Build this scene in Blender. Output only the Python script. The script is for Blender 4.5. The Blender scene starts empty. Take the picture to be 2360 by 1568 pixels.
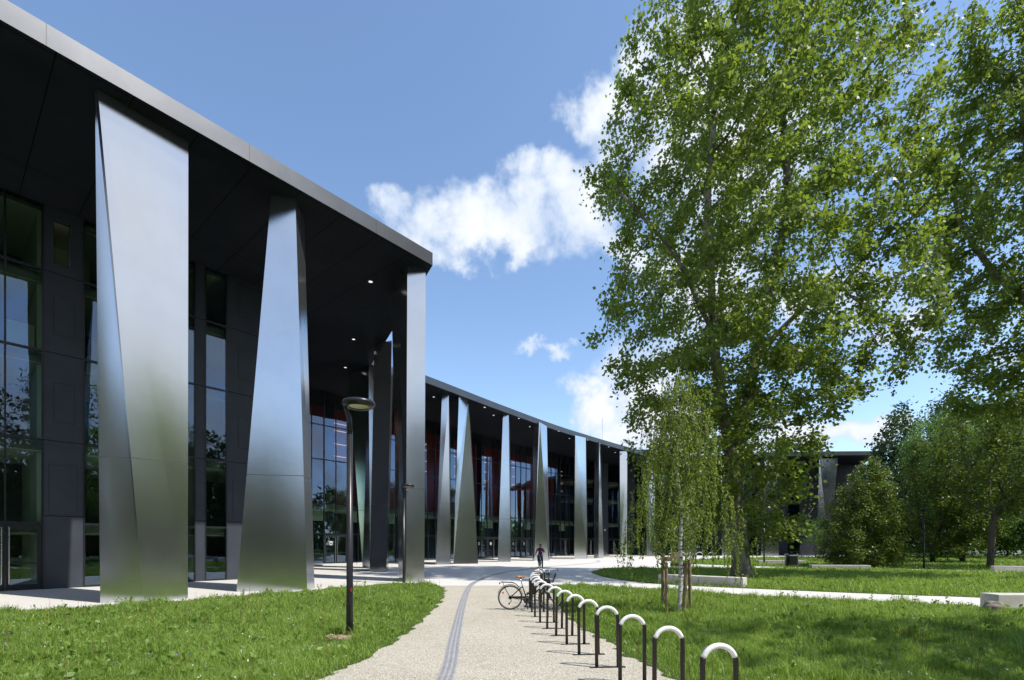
import bpy, bmesh, math, random
import numpy as np
from mathutils import Vector, Matrix
from mathutils.geometry import tessellate_polygon
R = math.radians
random.seed(7)
rng = np.random.default_rng(7)
sc = bpy.context.scene
COL = sc.collection

# ------------------------------------------------------------------ camera, sky, sun, exposure
F = 1130.0            # focal length in units of a 2360-wide picture
HZ = 1256.0           # horizon row in that picture
CX = 1180.0
EYE = 1.75
cam_d = bpy.data.cameras.new('camera')
cam = bpy.data.objects.new('camera', cam_d); COL.objects.link(cam)
cam.location = (0, 0, EYE); cam.rotation_euler = (R(90), 0, 0)
cam_d.sensor_width = 36; cam_d.lens = 36 * F / 2360
cam_d.shift_y = (HZ - 784) / 2360
cam_d.clip_start = .1; cam_d.clip_end = 5000
sc.camera = cam

SUN = Vector((.56, -.27, .885)).normalized()
SUN_EL = math.asin(SUN.z); SUN_AZ = math.atan2(SUN.x, SUN.y)
sun_d = bpy.data.lights.new('sun', 'SUN'); sun_d.energy = 3.65; sun_d.angle = R(.53); sun_d.color = (1, .95, .88)
sun = bpy.data.objects.new('sun', sun_d); COL.objects.link(sun)
sun.rotation_euler = (-SUN).to_track_quat('-Z', 'Y').to_euler(); sun.location = (0, 0, 60)

sc.view_settings.view_transform = 'Standard'; sc.view_settings.look = 'None'
sc.view_settings.exposure = 0.7; sc.view_settings.gamma = 1
sc.cycles.max_bounces = 8; sc.cycles.diffuse_bounces = 3; sc.cycles.glossy_bounces = 4
sc.cycles.transparent_max_bounces = 12; sc.cycles.transmission_bounces = 6
sc.cycles.use_denoising = True
sc.cycles.sample_clamp_indirect = 6
sc.cycles.caustics_reflective = False; sc.cycles.caustics_refractive = False

class NT:
    """tiny helper round a node tree"""
    def __init__(s, tree): s.t = tree; s.n = tree.nodes; s.l = tree.links
    def new(s, kind, **kw):
        n = s.n.new(kind)
        for k, v in kw.items(): setattr(n, k, v)
        return n
    def put(s, sock, v):
        if hasattr(v, 'is_linked') or hasattr(v, 'links'): s.l.new(v, sock)
        else: sock.default_value = v
    def math(s, op, a, b=None, c=None, clamp=False):
        n = s.new('ShaderNodeMath', operation=op, use_clamp=clamp)
        for i, v in enumerate((a, b, c)):
            if v is not None: s.put(n.inputs[i], v)
        return n.outputs[0]
    def dot(s, a, v):
        n = s.new('ShaderNodeVectorMath', operation='DOT_PRODUCT'); s.put(n.inputs[0], a); n.inputs[1].default_value = v
        return n.outputs['Value']
    def noise(s, vec, scale, detail=4, rough=.55, dist=0.0, out='Fac'):
        n = s.new('ShaderNodeTexNoise'); 
        if vec is not None: s.put(n.inputs['Vector'], vec)
        n.inputs['Scale'].default_value = scale; n.inputs['Detail'].default_value = detail
        n.inputs['Roughness'].default_value = rough; n.inputs['Distortion'].default_value = dist
        return n.outputs[out]
    def ramp(s, fac, stops):
        n = s.new('ShaderNodeValToRGB'); s.put(n.inputs[0], fac)
        e = n.color_ramp.elements
        while len(e) < len(stops): e.new(.5)
        for i, (p, c) in enumerate(stops):
            e[i].position = p; e[i].color = (*c, 1) if len(c) == 3 else c
        return n.outputs[0]
    def mix(s, f, a, b):
        n = s.new('ShaderNodeMix', data_type='RGBA'); s.put(n.inputs[0], f); s.put(n.inputs[6], a); s.put(n.inputs[7], b)
        return n.outputs[2]
    def smooth(s, x, a, b):
        n = s.new('ShaderNodeMapRange', interpolation_type='SMOOTHSTEP'); s.put(n.inputs[0], x)
        n.inputs[1].default_value = a; n.inputs[2].default_value = b
        return n.outputs[0]

def pix_dir(px, py): return Vector(((px - CX) / F, 1, (HZ - py) / F)).normalized()

world = bpy.data.worlds.new('World'); sc.world = world; world.use_nodes = True
w = NT(world.node_tree); w.n.clear()
sky = w.new('ShaderNodeTexSky', sky_type='NISHITA', sun_disc=False)
sky.sun_elevation = SUN_EL; sky.sun_rotation = SUN_AZ; sky.altitude = 150
sky.air_density = 1.0; sky.dust_density = .35; sky.ozone_density = 2.2
SKY_STRENGTH = .15
tc = w.new('ShaderNodeTexCoord').outputs['Generated']
def warp(vec, scale, amt, detail=5):
    nn = w.new('ShaderNodeVectorMath', operation='SUBTRACT'); w.put(nn.inputs[0], w.noise(tc, scale, detail, .6, 0, 'Color')); nn.inputs[1].default_value = (.5, .5, .5)
    sc_ = w.new('ShaderNodeVectorMath', operation='SCALE'); w.put(sc_.inputs[0], nn.outputs[0]); sc_.inputs['Scale'].default_value = amt
    ad = w.new('ShaderNodeVectorMath', operation='ADD'); w.put(ad.inputs[0], vec); w.put(ad.inputs[1], sc_.outputs[0]); return ad.outputs[0]
tcw = warp(warp(tc, 4.0, .22), 13.0, .10)
nz = w.noise(tc, 9.0, 10, .60, .2)
nz2 = w.noise(tc, 2.1, 6, .6)
# cumulus heaps: centre column, row, half width, half height, tilt, weight (directions, infinitely far)
CLOUDS = [(1100,530,170,75,-8,1), (1235,440,95,80,0,1.1), (1190,520,210,90,0,1), (945,515,55,50,-10,.8), (1010,585,80,60,0,.8), (1330,500,110,110,0,1),
          (1400,560,120,70,20,.8), (1370,235,85,110,0,1.05), (1395,340,70,90,0,.8), (1455,110,80,150,20,1.0), (1560,240,190,260,0,1), (1750,330,200,260,0,.9), (1600,60,160,120,0,.7),
          (1235,783,45,22,10,.75), (1310,796,50,20,0,.75), (1370,930,80,65,10,1.0), (1430,970,110,80,0,1), (1500,880,130,130,0,.9), (1650,640,200,200,0,.7),
          (2080,740,95,75,-10,1), (1960,700,120,90,0,.8), (1960,1015,150,48,-8,1.1), (2060,1010,90,48,-8,1), (1800,1050,140,70,0,1), (2330,760,60,60,0,.5), (1650,1010,160,80,0,.9)]
best = None
for (px, py, hw, hh, tilt, wt) in CLOUDS:
    c = pix_dir(px, py)
    right = Vector((1, 0, 0)) - c * c.x; right.normalize(); up = c.cross(right) * -1
    up = right.cross(c); 
    if up.z < 0: up = -up
    a = R(tilt); t1 = right * math.cos(a) - up * math.sin(a); t2 = right * math.sin(a) + up * math.cos(a)
    sx = (pix_dir(px + hw, py) - pix_dir(px - hw, py)).length / 2; sy = (pix_dir(px, py + hh) - pix_dir(px, py - hh)).length / 2
    p = w.dot(tcw, t1 / sx); q = w.dot(tcw, t2 / sy)
    d2 = w.math('ADD', w.math('MULTIPLY', p, p), w.math('MULTIPLY', q, q))
    f = w.math('SUBTRACT', wt, w.math('MULTIPLY', d2, wt * .8))
    best = f if best is None else w.math('SMOOTH_MAX', best, f, .25)
sep = w.new('ShaderNodeSeparateXYZ'); w.put(sep.inputs[0], tc)
behind = w.math('SUBTRACT', w.math('MULTIPLY', nz2, 4.6), 1.75)           # broken cloud over the rest of the sky
behind = w.math('SUBTRACT', behind, w.math('MULTIPLY', w.smooth(sep.outputs[1], -.25, .35), 3.0))
best = w.math('MAXIMUM', best, behind)
dens = w.math('ADD', best, w.math('MULTIPLY', w.math('SUBTRACT', nz, .5), 2.6))
alpha = w.smooth(dens, .02, .95)
alpha = w.math('MULTIPLY', alpha, w.smooth(sep.outputs[2], -.02, .04))
nz3 = w.noise(tc, 7.0, 6, .6)
thick = w.smooth(w.math('ADD', dens, w.math('MULTIPLY', w.math('SUBTRACT', nz3, .5), 1.6)), .2, 1.6)
ccol = w.mix(thick, (.44, .51, .62, 1), (.66, .67, .69, 1))
bg1 = w.new('ShaderNodeBackground'); tint = w.new('ShaderNodeMix', data_type='RGBA', blend_type='MULTIPLY'); tint.inputs[0].default_value = 1
w.put(tint.inputs[6], sky.outputs[0]); tint.inputs[7].default_value = (1.0, 1.01, 1.0, 1); w.put(bg1.inputs[0], tint.outputs[2]); bg1.inputs[1].default_value = SKY_STRENGTH
bg2 = w.new('ShaderNodeBackground'); w.put(bg2.inputs[0], ccol); bg2.inputs[1].default_value = 1.0
mx = w.new('ShaderNodeMixShader'); w.put(mx.inputs[0], alpha); w.l.new(bg1.outputs[0], mx.inputs[1]); w.l.new(bg2.outputs[0], mx.inputs[2])
wo = w.new('ShaderNodeOutputWorld'); w.l.new(mx.outputs[0], wo.inputs[0])

# ------------------------------------------------------------------ helpers
def gp(px, py):                       # ground point seen at a pixel of the 2360-wide photograph
    d = F * EYE / (py - HZ); return Vector(((px - CX) / F * d, d, 0))
def at(px, d, z=0.0): return Vector(((px - CX) / F * d, d, z))
def zat(py, d): return EYE + (HZ - py) / F * d

def tag(o, label=None, cat=None, group=None, kind=None):
    if label: o['label'] = label
    if cat: o['category'] = cat
    if group: o['group'] = group
    if kind: o['kind'] = kind
    return o
def link(o, parent=None):
    COL.objects.link(o)
    if parent: o.parent = parent
    return o
def empty(name, loc=(0, 0, 0), rz=0.0):
    o = bpy.data.objects.new(name, None); o.location = loc; o.rotation_euler = (0, 0, rz); o.empty_display_size = .2
    return link(o)
def obj_from(name, verts, faces, mats, parent=None, smooth=False, loc=None):
    me = bpy.data.meshes.new(name); me.from_pydata([tuple(v) for v in verts], [], faces); me.update()
    for m in (mats if isinstance(mats, (list, tuple)) else [mats]): me.materials.append(m)
    if smooth: me.polygons.foreach_set('use_smooth', [True] * len(me.polygons))
    o = bpy.data.objects.new(name, me)
    if loc is not None: o.location = loc
    return link(o, parent)
class MB:
    """collects boxes, tubes and lathes into one mesh"""
    def __init__(s): s.v = []; s.f = []
    def quad(s, *pts):
        n = len(s.v); s.v += [Vector(p) for p in pts]; s.f.append(tuple(range(n, n + len(pts)))); return s
    def box(s, x0, y0, z0, x1, y1, z1, M=None):
        n = len(s.v)
        vs = [Vector(p) for p in ((x0,y0,z0),(x1,y0,z0),(x1,y1,z0),(x0,y1,z0),(x0,y0,z1),(x1,y0,z1),(x1,y1,z1),(x0,y1,z1))]
        s.v += [M @ v for v in vs] if M else vs
        s.f += [tuple(n + i for i in q) for q in ((3,2,1,0),(4,5,6,7),(0,1,5,4),(1,2,6,5),(2,3,7,6),(3,0,4,7))]
        return s
    def tube(s, pts, rad, n=8, caps=True):
        pts = [Vector(p) for p in pts]
        if not hasattr(rad, '__len__'): rad = [rad] * len(pts)
        base = len(s.v); up = None
        for i, p in enumerate(pts):
            t = (pts[min(i + 1, len(pts) - 1)] - pts[max(i - 1, 0)])
            t = t.normalized() if t.length > 1e-9 else Vector((0, 0, 1))
            if up is None: up = t.orthogonal().normalized()
            up = (up - t * up.dot(t))
            up = up.normalized() if up.length > 1e-6 else t.orthogonal().normalized()
            sd = t.cross(up)
            for k in range(n):
                a = 2 * math.pi * k / n; s.v.append(p + (up * math.cos(a) + sd * math.sin(a)) * rad[i])
        for i in range(len(pts) - 1):
            for k in range(n):
                k2 = (k + 1) % n; a = base + i * n
                s.f.append((a + k, a + k2, a + n + k2, a + n + k))
        if caps:
            s.f.append(tuple(base + k for k in reversed(range(n)))); e = base + (len(pts) - 1) * n
            s.f.append(tuple(e + k for k in range(n)))
        return s
    def lathe(s, prof, n=24, M=None, closed=False):
        base = len(s.v); m = len(prof)
        for k in range(n):
            a = 2 * math.pi * k / n
            for (r, z) in prof:
                v = Vector((r * math.cos(a), r * math.sin(a), z)); s.v.append(M @ v if M else v)
        for k in range(n):
            k2 = (k + 1) % n
            for j in range(m if closed else m - 1):
                j2 = (j + 1) % m
                s.f.append((base + k * m + j, base + k2 * m + j, base + k2 * m + j2, base + k * m + j2))
        return s
    def ring(s, c, axis, R_, r, n=32, m=8):
        c = Vector(c); axis = Vector(axis).normalized(); M = Matrix.Translation(c) @ axis.to_track_quat('Z', 'Y').to_matrix().to_4x4()
        return s.lathe([(R_ + r * math.cos(2*math.pi*j/m), r * math.sin(2*math.pi*j/m)) for j in range(m)], n, M, True)
    def build(s, name, mats, parent=None, smooth=False, bevel=0.0, loc=None):
        o = obj_from(name, s.v, s.f, mats, parent, smooth, loc)
        if bevel:
            b = o.modifiers.new('bevel', 'BEVEL'); b.width = bevel; b.segments = 2; b.limit_method = 'ANGLE'
        return o
def smooth_angle(o, deg=40):
    me = o.data
    me.polygons.foreach_set('use_smooth', [True] * len(me.polygons))
    try: me.set_sharp_from_angle(angle=R(deg))
    except Exception: pass
    return o

# ------------------------------------------------------------------ materials
def principled(name, base=(.5,.5,.5), rough=.5, metal=0.0, spec=.5, **kw):
    m = bpy.data.materials.new(name); m.use_nodes = True; t = NT(m.node_tree)
    b = t.n['Principled BSDF']
    b.inputs['Base Color'].default_value = (*base, 1); b.inputs['Roughness'].default_value = rough
    b.inputs['Metallic'].default_value = metal; b.inputs['Specular IOR Level'].default_value = spec
    return m, t, b
def vary(t, b, base, amt=.25, scale=3.0, detail=6, coord='Object', rough=None, bump=0.0, bscale=None):
    tcn = t.new('ShaderNodeTexCoord').outputs[coord]
    n = t.noise(tcn, scale, detail, .6)
    lo = tuple(c * (1 - amt) for c in base); hi = tuple(min(1, c * (1 + amt)) for c in base)
    t.put(b.inputs['Base Color'], t.ramp(n, [(.3, lo), (.7, hi)]))
    if rough: t.put(b.inputs['Roughness'], t.math('MULTIPLY_ADD', n, rough[1] - rough[0], rough[0]))
    if bump:
        nn = t.noise(tcn, bscale or scale * 8, 5, .6)
        bp = t.new('ShaderNodeBump'); bp.inputs['Strength'].default_value = bump; bp.inputs['Distance'].default_value = .02
        t.put(bp.inputs['Height'], nn); t.put(b.inputs['Normal'], bp.outputs[0])
    return tcn
M = {}
def mk(name, base, rough=.5, metal=0.0, amt=.15, scale=3.0, bump=0.0, bscale=None, spec=.5, rr=None):
    m, t, b = principled(name, base, rough, metal, spec); vary(t, b, base, amt, scale, 6, 'Object', rr, bump, bscale); M[name] = m; return m
mk('dark_panel', (.040, .046, .060), .5, 0, .12, 1.2, .04, 30, .35)
mk('mullion', (.012, .014, .018), .35, 0, .1, 2)
mk('concrete_block', (.52, .50, .46), .85, 0, .14, 2.5, .15, 40, .3)
mk('lamp_metal', (.022, .022, .024), .32, .3, .15, 6, .03, 80)
mk('lamp_glass', (.62, .60, .48), .25, 0, .08, 6)
m, t, b = principled('rack_black', (.012, .010, .010), .4); g = t.new('ShaderNodeTexCoord').outputs['Object']
oi = t.new('ShaderNodeObjectInfo').outputs['Random']; ofs = t.new('ShaderNodeVectorMath', operation='ADD'); t.put(ofs.inputs[0], g); t.put(ofs.inputs[1], t.math('MULTIPLY', oi, 37.0))
sp = t.smooth(t.noise(ofs.outputs[0], 38, 4, .7), .66, .72); n1 = t.noise(ofs.outputs[0], 7, 5, .6)
t.put(b.inputs['Base Color'], t.mix(t.math('MULTIPLY', sp, .7), t.ramp(n1, [(.35, (.009, .008, .008)), (.7, (.022, .018, .016))]), (.16, .15, .14, 1)))
t.put(b.inputs['Roughness'], t.math('MULTIPLY_ADD', n1, .35, .25)); M['rack_black'] = m
m, t, b = principled('rack_white', (.78, .78, .77), .35); g = t.new('ShaderNodeTexCoord').outputs['Object']
oi = t.new('ShaderNodeObjectInfo').outputs['Random']; ofs = t.new('ShaderNodeVectorMath', operation='ADD'); t.put(ofs.inputs[0], g); t.put(ofs.inputs[1], t.math('MULTIPLY', oi, 37.0))
sp = t.smooth(t.noise(ofs.outputs[0], 26, 5, .7), .62, .74); t.put(b.inputs['Base Color'], t.mix(t.math('MULTIPLY', sp, .45), (.80, .80, .79, 1), (.42, .40, .37, 1))); M['rack_white'] = m
mk('timber', (.24, .19, .12), .85, 0, .45, 6, .5, 25, .2)
mk('planter_wood', (.30, .21, .13), .7, 0, .3, 5, .2, 20)
mk('tyre', (.012, .012, .013), .75, 0, .2, 20)
mk('bike_black', (.010, .010, .012), .25, 0, .2, 10)
mk('chrome', (.55, .55, .56), .22, 1, .1, 10)
mk('leather', (.30, .115, .035), .38, 0, .25, 12, .1, 60)
mk('white_paint', (.75, .75, .74), .4, 0, .05, 6)
mk('orange_plastic', (.55, .13, .02), .3, 0, .1, 6)
mk('red_plastic', (.35, .02, .02), .3, 0, .1, 6)
mk('skin', (.42, .24, .17), .5, 0, .1, 8)
mk('hair', (.018, .012, .010), .6, 0, .2, 20)
mk('maroon_shirt', (.13, .028, .060), .8, 0, .25, 8, .2, 30)
mk('navy_trousers', (.018, .026, .075), .8, 0, .25, 8, .2, 30)
mk('dark_shoe', (.012, .012, .014), .5, 0, .2, 8)
mk('ceiling_white', (.84, .84, .80), .8, 0, .03, .5)
mk('interior_floor', (.20, .19, .17), .6, 0, .1, .7)
mk('interior_wall', (.16, .16, .15), .8, 0, .15, .4)
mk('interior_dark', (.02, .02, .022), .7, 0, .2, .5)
mk('interior_red', (.36, .020, .014), .5, 0, .25, .7)
mk('interior_pale', (.62, .62, .55), .8, 0, .05, .5)
mk('blind', (.50, .50, .42), .9, 0, .05, 1)
mk('handle_steel', (.60, .60, .60), .25, 1, .05, 6)
mk('sign_pale', (.70, .78, .74), .6, 0, .03, 6)
mk('sign_black', (.02, .025, .03), .6, 0, .1, 6)
mk('car_silver', (.45, .46, .48), .3, .6, .05, 3)
mk('car_glass', (.02, .025, .03), .08, 0, .1, 3)
mk('far_wall', (.55, .53, .48), .8, 0, .1, .5)
mk('roof_tile', (.25, .12, .09), .8, 0, .3, 3)
mk('rock', (.23, .20, .17), .9, 0, .4, 7, .8, 12)
mk('bare_earth', (.24, .18, .11), .95, 0, .35, 9, .8, 25)
mk('bin_metal', (.24, .23, .21), .45, .5, .1, 5)

def emis(name, col, s):
    m = bpy.data.materials.new(name); m.use_nodes = True; t = NT(m.node_tree); b = t.n['Principled BSDF']
    b.inputs['Base Color'].default_value = (*col, 1); b.inputs['Emission Color'].default_value = (*col, 1); b.inputs['Emission Strength'].default_value = s
    M[name] = m
emis('downlight_glow', (1, .97, .9), .7)
emis('strip_glow', (1, .45, .3), .8)

# brushed stainless steel
m = bpy.data.materials.new('steel'); m.use_nodes = True; t = NT(m.node_tree); t.n.clear()
g = t.new('ShaderNodeTexCoord').outputs['Object']
cloud = t.noise(g, .55, 5, .6)
mp = t.new('ShaderNodeMapping'); t.put(mp.inputs[0], g); mp.inputs['Scale'].default_value = (2.2, 2.2, .12); streak = t.noise(mp.outputs[0], 1.0, 3, .6)
gl = t.new('ShaderNodeBsdfGlossy', distribution='BECKMANN')
t.put(gl.inputs['Roughness'], t.math('ADD', .145, t.math('ADD', t.math('MULTIPLY', cloud, .05), t.math('MULTIPLY', streak, .06))))
t.put(gl.inputs[0], t.ramp(cloud, [(.3, (.59, .615, .65)), (.7, (.66, .685, .72))]))
bp = t.new('ShaderNodeBump'); bp.inputs['Strength'].default_value = .02; bp.inputs['Distance'].default_value = .2
t.put(bp.inputs['Height'], t.noise(g, .6, 2, .5)); t.put(gl.inputs['Normal'], bp.outputs[0])
df = t.new('ShaderNodeBsdfDiffuse'); df.inputs[0].default_value = (.34, .345, .35, 1)
ms = t.new('ShaderNodeMixShader'); ms.inputs[0].default_value = .09; t.l.new(gl.outputs[0], ms.inputs[1]); t.l.new(df.outputs[0], ms.inputs[2])
o_ = t.new('ShaderNodeOutputMaterial'); t.l.new(ms.outputs[0], o_.inputs[0]); M['steel'] = m
mk('steel_joint', (.06, .06, .065), .6, .3, .1, 3)

U = Vector((.643, .766, 0)); N = Vector((.766, -.643, 0))
def seams(t, coord, axis, step, wid):
    s = t.math('FRACT', t.math('DIVIDE', t.dot(coord, axis), step))
    return t.math('LESS_THAN', s, wid / step)
# soffit: dark satin panels with open joints
m, t, b = principled('soffit', (.022, .024, .028), .4, 0, .04)
g = t.new('ShaderNodeTexCoord').outputs['Object']
j = t.math('MAXIMUM', seams(t, g, U, 1.72, .03), seams(t, g, N, 6.1, .03))
n1 = t.noise(g, .5, 5, .6)
base = t.ramp(n1, [(.3, (.013, .016, .021)), (.7, (.021, .025, .032))])
t.put(b.inputs['Base Color'], t.mix(j, base, (.002, .002, .002, 1)))
t.put(b.inputs['Roughness'], t.math('MULTIPLY_ADD', n1, .12, .36))
M['soffit'] = m
# fascia: anthracite metallic coating with panel joints
m, t, b = principled('fascia', (.12, .125, .135), .42, .75, .5)
g = t.new('ShaderNodeTexCoord').outputs['Object']
j = seams(t, g, U, 5.2, .025); n1 = t.noise(g, .8, 5, .6)
base = t.ramp(n1, [(.3, (.078, .083, .092)), (.7, (.098, .103, .113))])
t.put(b.inputs['Base Color'], t.mix(j, base, (.06, .06, .065, 1)))
M['fascia'] = m
# glazing: tinted, clear sheet with a strong mirror reflection
m = bpy.data.materials.new('glazing'); m.use_nodes = True; t = NT(m.node_tree); t.n.clear()
tr = t.new('ShaderNodeBsdfTransparent'); tr.inputs[0].default_value = (.70, .86, .72, 1)
gl = t.new('ShaderNodeBsdfGlossy'); gl.inputs['Roughness'].default_value = .0; gl.inputs[0].default_value = (.50, .68, .98, 1)
lw = t.new('ShaderNodeLayerWeight'); lw.inputs[0].default_value = .22
g = t.new('ShaderNodeTexCoord').outputs['Object']
bp = t.new('ShaderNodeBump'); bp.inputs['Strength'].default_value = .02; bp.inputs['Distance'].default_value = .12
t.put(bp.inputs['Height'], t.noise(g, .7, 2, .5)); t.put(gl.inputs['Normal'], bp.outputs[0])
mxs = t.new('ShaderNodeMixShader'); t.put(mxs.inputs[0], t.math('MULTIPLY_ADD', lw.outputs['Fresnel'], .75, .16, True))
t.l.new(tr.outputs[0], mxs.inputs[1]); t.l.new(gl.outputs[0], mxs.inputs[2])
o_ = t.new('ShaderNodeOutputMaterial'); t.l.new(mxs.outputs[0], o_.inputs[0]); M['glazing'] = m

# plaza concrete
m, t, b = principled('plaza_concrete', (.60, .585, .55), .8, 0, .3)
g = t.new('ShaderNodeTexCoord').outputs['Object']
n1 = t.noise(g, .25, 7, .62); n2 = t.noise(g, 28, 5, .7); n3 = t.noise(g, 2.2, 5, .7)
c1 = t.ramp(n1, [(.25, (.52, .505, .475)), (.75, (.63, .615, .58))])
c2 = t.mix(t.math('MULTIPLY', t.smooth(n3, .55, .75), .18), c1, (.40, .385, .36, 1))
j = t.math('MAXIMUM', seams(t, g, U, 5.5, .012), seams(t, g, N, 5.5, .012))
c3 = t.mix(t.math('MULTIPLY', j, .35), c2, (.25, .24, .22, 1))
t.put(b.inputs['Base Color'], t.mix(t.math('MULTIPLY', n2, .12), c3, (.35, .34, .32, 1)))
bp = t.new('ShaderNodeBump'); bp.inputs['Strength'].default_value = .15; bp.inputs['Distance'].default_value = .01
t.put(bp.inputs['Height'], n2); t.put(b.inputs['Normal'], bp.outputs[0]); M['plaza_concrete'] = m
# gravel
m, t, b = principled('gravel', (.45, .41, .33), .95, 0, .2)
g = t.new('ShaderNodeTexCoord').outputs['Object']
vo = t.new('ShaderNodeTexVoronoi'); vo.inputs['Scale'].default_value = 75; t.put(vo.inputs['Vector'], g)
sepc = t.new('ShaderNodeSeparateColor'); t.put(sepc.inputs[0], vo.outputs['Color'])
n1 = t.noise(g, .7, 6, .65); n2 = t.noise(g, 6, 5, .7)
c1 = t.ramp(n1, [(.3, (.38, .345, .275)), (.7, (.475, .44, .36))])
c2 = t.mix(t.smooth(sepc.outputs[0], .55, 1.0), c1, (.60, .57, .50, 1))
c3 = t.mix(t.math('MULTIPLY', t.smooth(sepc.outputs[1], .62, .95), .75), c2, (.17, .145, .115, 1))
c4 = t.mix(t.math('MULTIPLY', t.smooth(n2, .55, .8), .35), c3, (.34, .30, .235, 1))
t.put(b.inputs['Base Color'], c4)
bp = t.new('ShaderNodeBump'); bp.inputs['Strength'].default_value = .7; bp.inputs['Distance'].default_value = .012
t.put(bp.inputs['Height'], t.math('ADD', vo.outputs['Distance'], t.math('MULTIPLY', n2, .6))); t.put(b.inputs['Normal'], bp.outputs[0]); M['gravel'] = m
# lawn soil
m, t, b = principled('lawn_soil', (.06, .08, .025), .95, 0, .1)
g = t.new('ShaderNodeTexCoord').outputs['Object']
n1 = t.noise(g, .45, 6, .65); n2 = t.noise(g, 14, 5, .7)
c1 = t.ramp(n1, [(.3, (.040, .075, .015)), (.62, (.070, .110, .025)), (.75, (.13, .12, .050))])
t.put(b.inputs['Base Color'], t.mix(t.math('MULTIPLY', n2, .7), c1, (.03, .05, .012, 1))); M['lawn_soil'] = m
# tactile strip
m, t, b = principled('strip_grey', (.22, .22, .225), .7, 0, .3)
vary(t, b, (.31, .31, .315), .15, 6, 6, 'Object', None, .2, 60); M['strip_grey'] = m
mk('strip_rib', (.26, .265, .275), .6, 0, .2, 8)

def leaf_mat(name, dark, light, trans, tw=.35, rough=.45):
    m = bpy.data.materials.new(name); m.use_nodes = True; t = NT(m.node_tree); b = t.n['Principled BSDF']
    geo = t.new('ShaderNodeNewGeometry').outputs['Random Per Island']
    oi = t.new('ShaderNodeTexCoord').outputs['Object']
    big = t.noise(oi, .35, 3, .6)
    fac = t.math('ADD', t.math('MULTIPLY', geo, .65), t.math('MULTIPLY_ADD', big, .9, -.28), None, True)
    t.put(b.inputs['Base Color'], t.ramp(fac, [(.05, dark), (.95, light)]))
    b.inputs['Roughness'].default_value = rough; b.inputs['Specular IOR Level'].default_value = .35
    tl = t.new('ShaderNodeBsdfTranslucent'); t.put(tl.inputs[0], t.ramp(fac, [(.05, tuple(c * .7 for c in trans)), (.95, trans)]))
    ms = t.new('ShaderNodeMixShader'); ms.inputs[0].default_value = tw
    t.l.new(b.outputs[0], ms.inputs[1]); t.l.new(tl.outputs[0], ms.inputs[2])
    t.l.new(ms.outputs[0], t.n['Material Output'].inputs[0]); M[name] = m
leaf_mat('plane_leaf', (.055, .098, .015), (.185, .250, .042), (.34, .47, .05), .42)
leaf_mat('birch_leaf', (.105, .160, .024), (.215, .280, .052), (.42, .54, .07), .44)
leaf_mat('hornbeam_leaf', (.040, .078, .012), (.145, .205, .028), (.24, .34, .03), .32)
leaf_mat('dark_leaf', (.020, .045, .012), (.055, .095, .024), (.08, .16, .03), .25)
leaf_mat('acacia_leaf', (.045, .115, .024), (.130, .230, .046), (.24, .42, .06), .34)
leaf_mat('cedar_needle', (.012, .026, .014), (.026, .045, .024), (.03, .06, .02), .1)
leaf_mat('grass_blade', (.092, .185, .022), (.360, .475, .110), (.46, .66, .10), .42, .5)
leaf_mat('weed_leaf', (.085, .170, .020), (.20, .30, .06), (.30, .45, .06), .3, .5)
leaf_mat('dry_stalk', (.14, .10, .035), (.24, .17, .06), (.2, .14, .05), .2, .8)
leaf_mat('petal', (.60, .60, .58), (.80, .80, .76), (.5, .5, .45), .3, .7)
leaf_mat('petal_violet', (.22, .16, .40), (.35, .27, .52), (.3, .2, .5), .3, .7)
def bark(name, a, bcol, scale, stretch=(1, 1, .35), bump=.6, spots=None):
    m, t, b = principled(name, a, .9, 0, .2); g = t.new('ShaderNodeTexCoord').outputs['Object']
    mp = t.new('ShaderNodeMapping'); t.put(mp.inputs[0], g); mp.inputs['Scale'].default_value = stretch
    n1 = t.noise(mp.outputs[0], scale, 6, .62, .3)
    c = t.ramp(n1, [(.36, a), (.52, bcol), (.66, spots or bcol)])
    t.put(b.inputs['Base Color'], c)
    bp = t.new('ShaderNodeBump'); bp.inputs['Strength'].default_value = bump; bp.inputs['Distance'].default_value = .03
    t.put(bp.inputs['Height'], n1); t.put(b.inputs['Normal'], bp.outputs[0]); M[name] = m
bark('plane_bark', (.075, .065, .050), (.20, .18, .145), 3.2, (1, 1, .55), .5, (.30, .28, .22))
bark('birch_bark', (.03, .027, .025), (.62, .60, .56), 5.0, (1, 1, 6), .3, (.72, .70, .66))
bark('dark_bark', (.022, .018, .014), (.05, .042, .034), 6)
bark('grey_bark', (.06, .05, .04), (.12, .105, .085), 6)

# ------------------------------------------------------------------ ground, plaza, paths, lawns
def sheet(name, poly, z, mat, kind='structure'):
    vs = [Vector((p[0], p[1], z)) for p in poly]
    tris = tessellate_polygon([vs])
    fs = []
    for a, b_, c in tris:
        nrm = (vs[b_] - vs[a]).cross(vs[c] - vs[a])
        fs.append((a, b_, c) if nrm.z > 0 else (a, c, b_))
    o = obj_from(name, vs, fs, mat); tag(o, kind=kind); return o
def curve_pts(pts, n=8):
    """Catmull-Rom through 2-D points"""
    P = [np.array(p[:2], float) for p in pts]; P = [2 * P[0] - P[1]] + P + [2 * P[-1] - P[-2]]; out = []
    for i in range(1, len(P) - 2):
        for k in range(n):
            t_ = k / n; a, b_, c, d = P[i-1], P[i], P[i+1], P[i+2]
            out.append(.5 * (2*b_ + (c-a)*t_ + (2*a-5*b_+4*c-d)*t_**2 + (3*b_-a-3*c+d)*t_**3))
    out.append(P[-2]); return [tuple(p) for p in out]
sheet('ground', [(-900,-900),(900,-900),(900,900),(-900,900)], -.06, M['lawn_soil'])
PLAZA = [(-75,-45),(60,-45),(75,10),(80,95),(-75,110)]
sheet('plaza', PLAZA, 0, M['plaza_concrete'])
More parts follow.
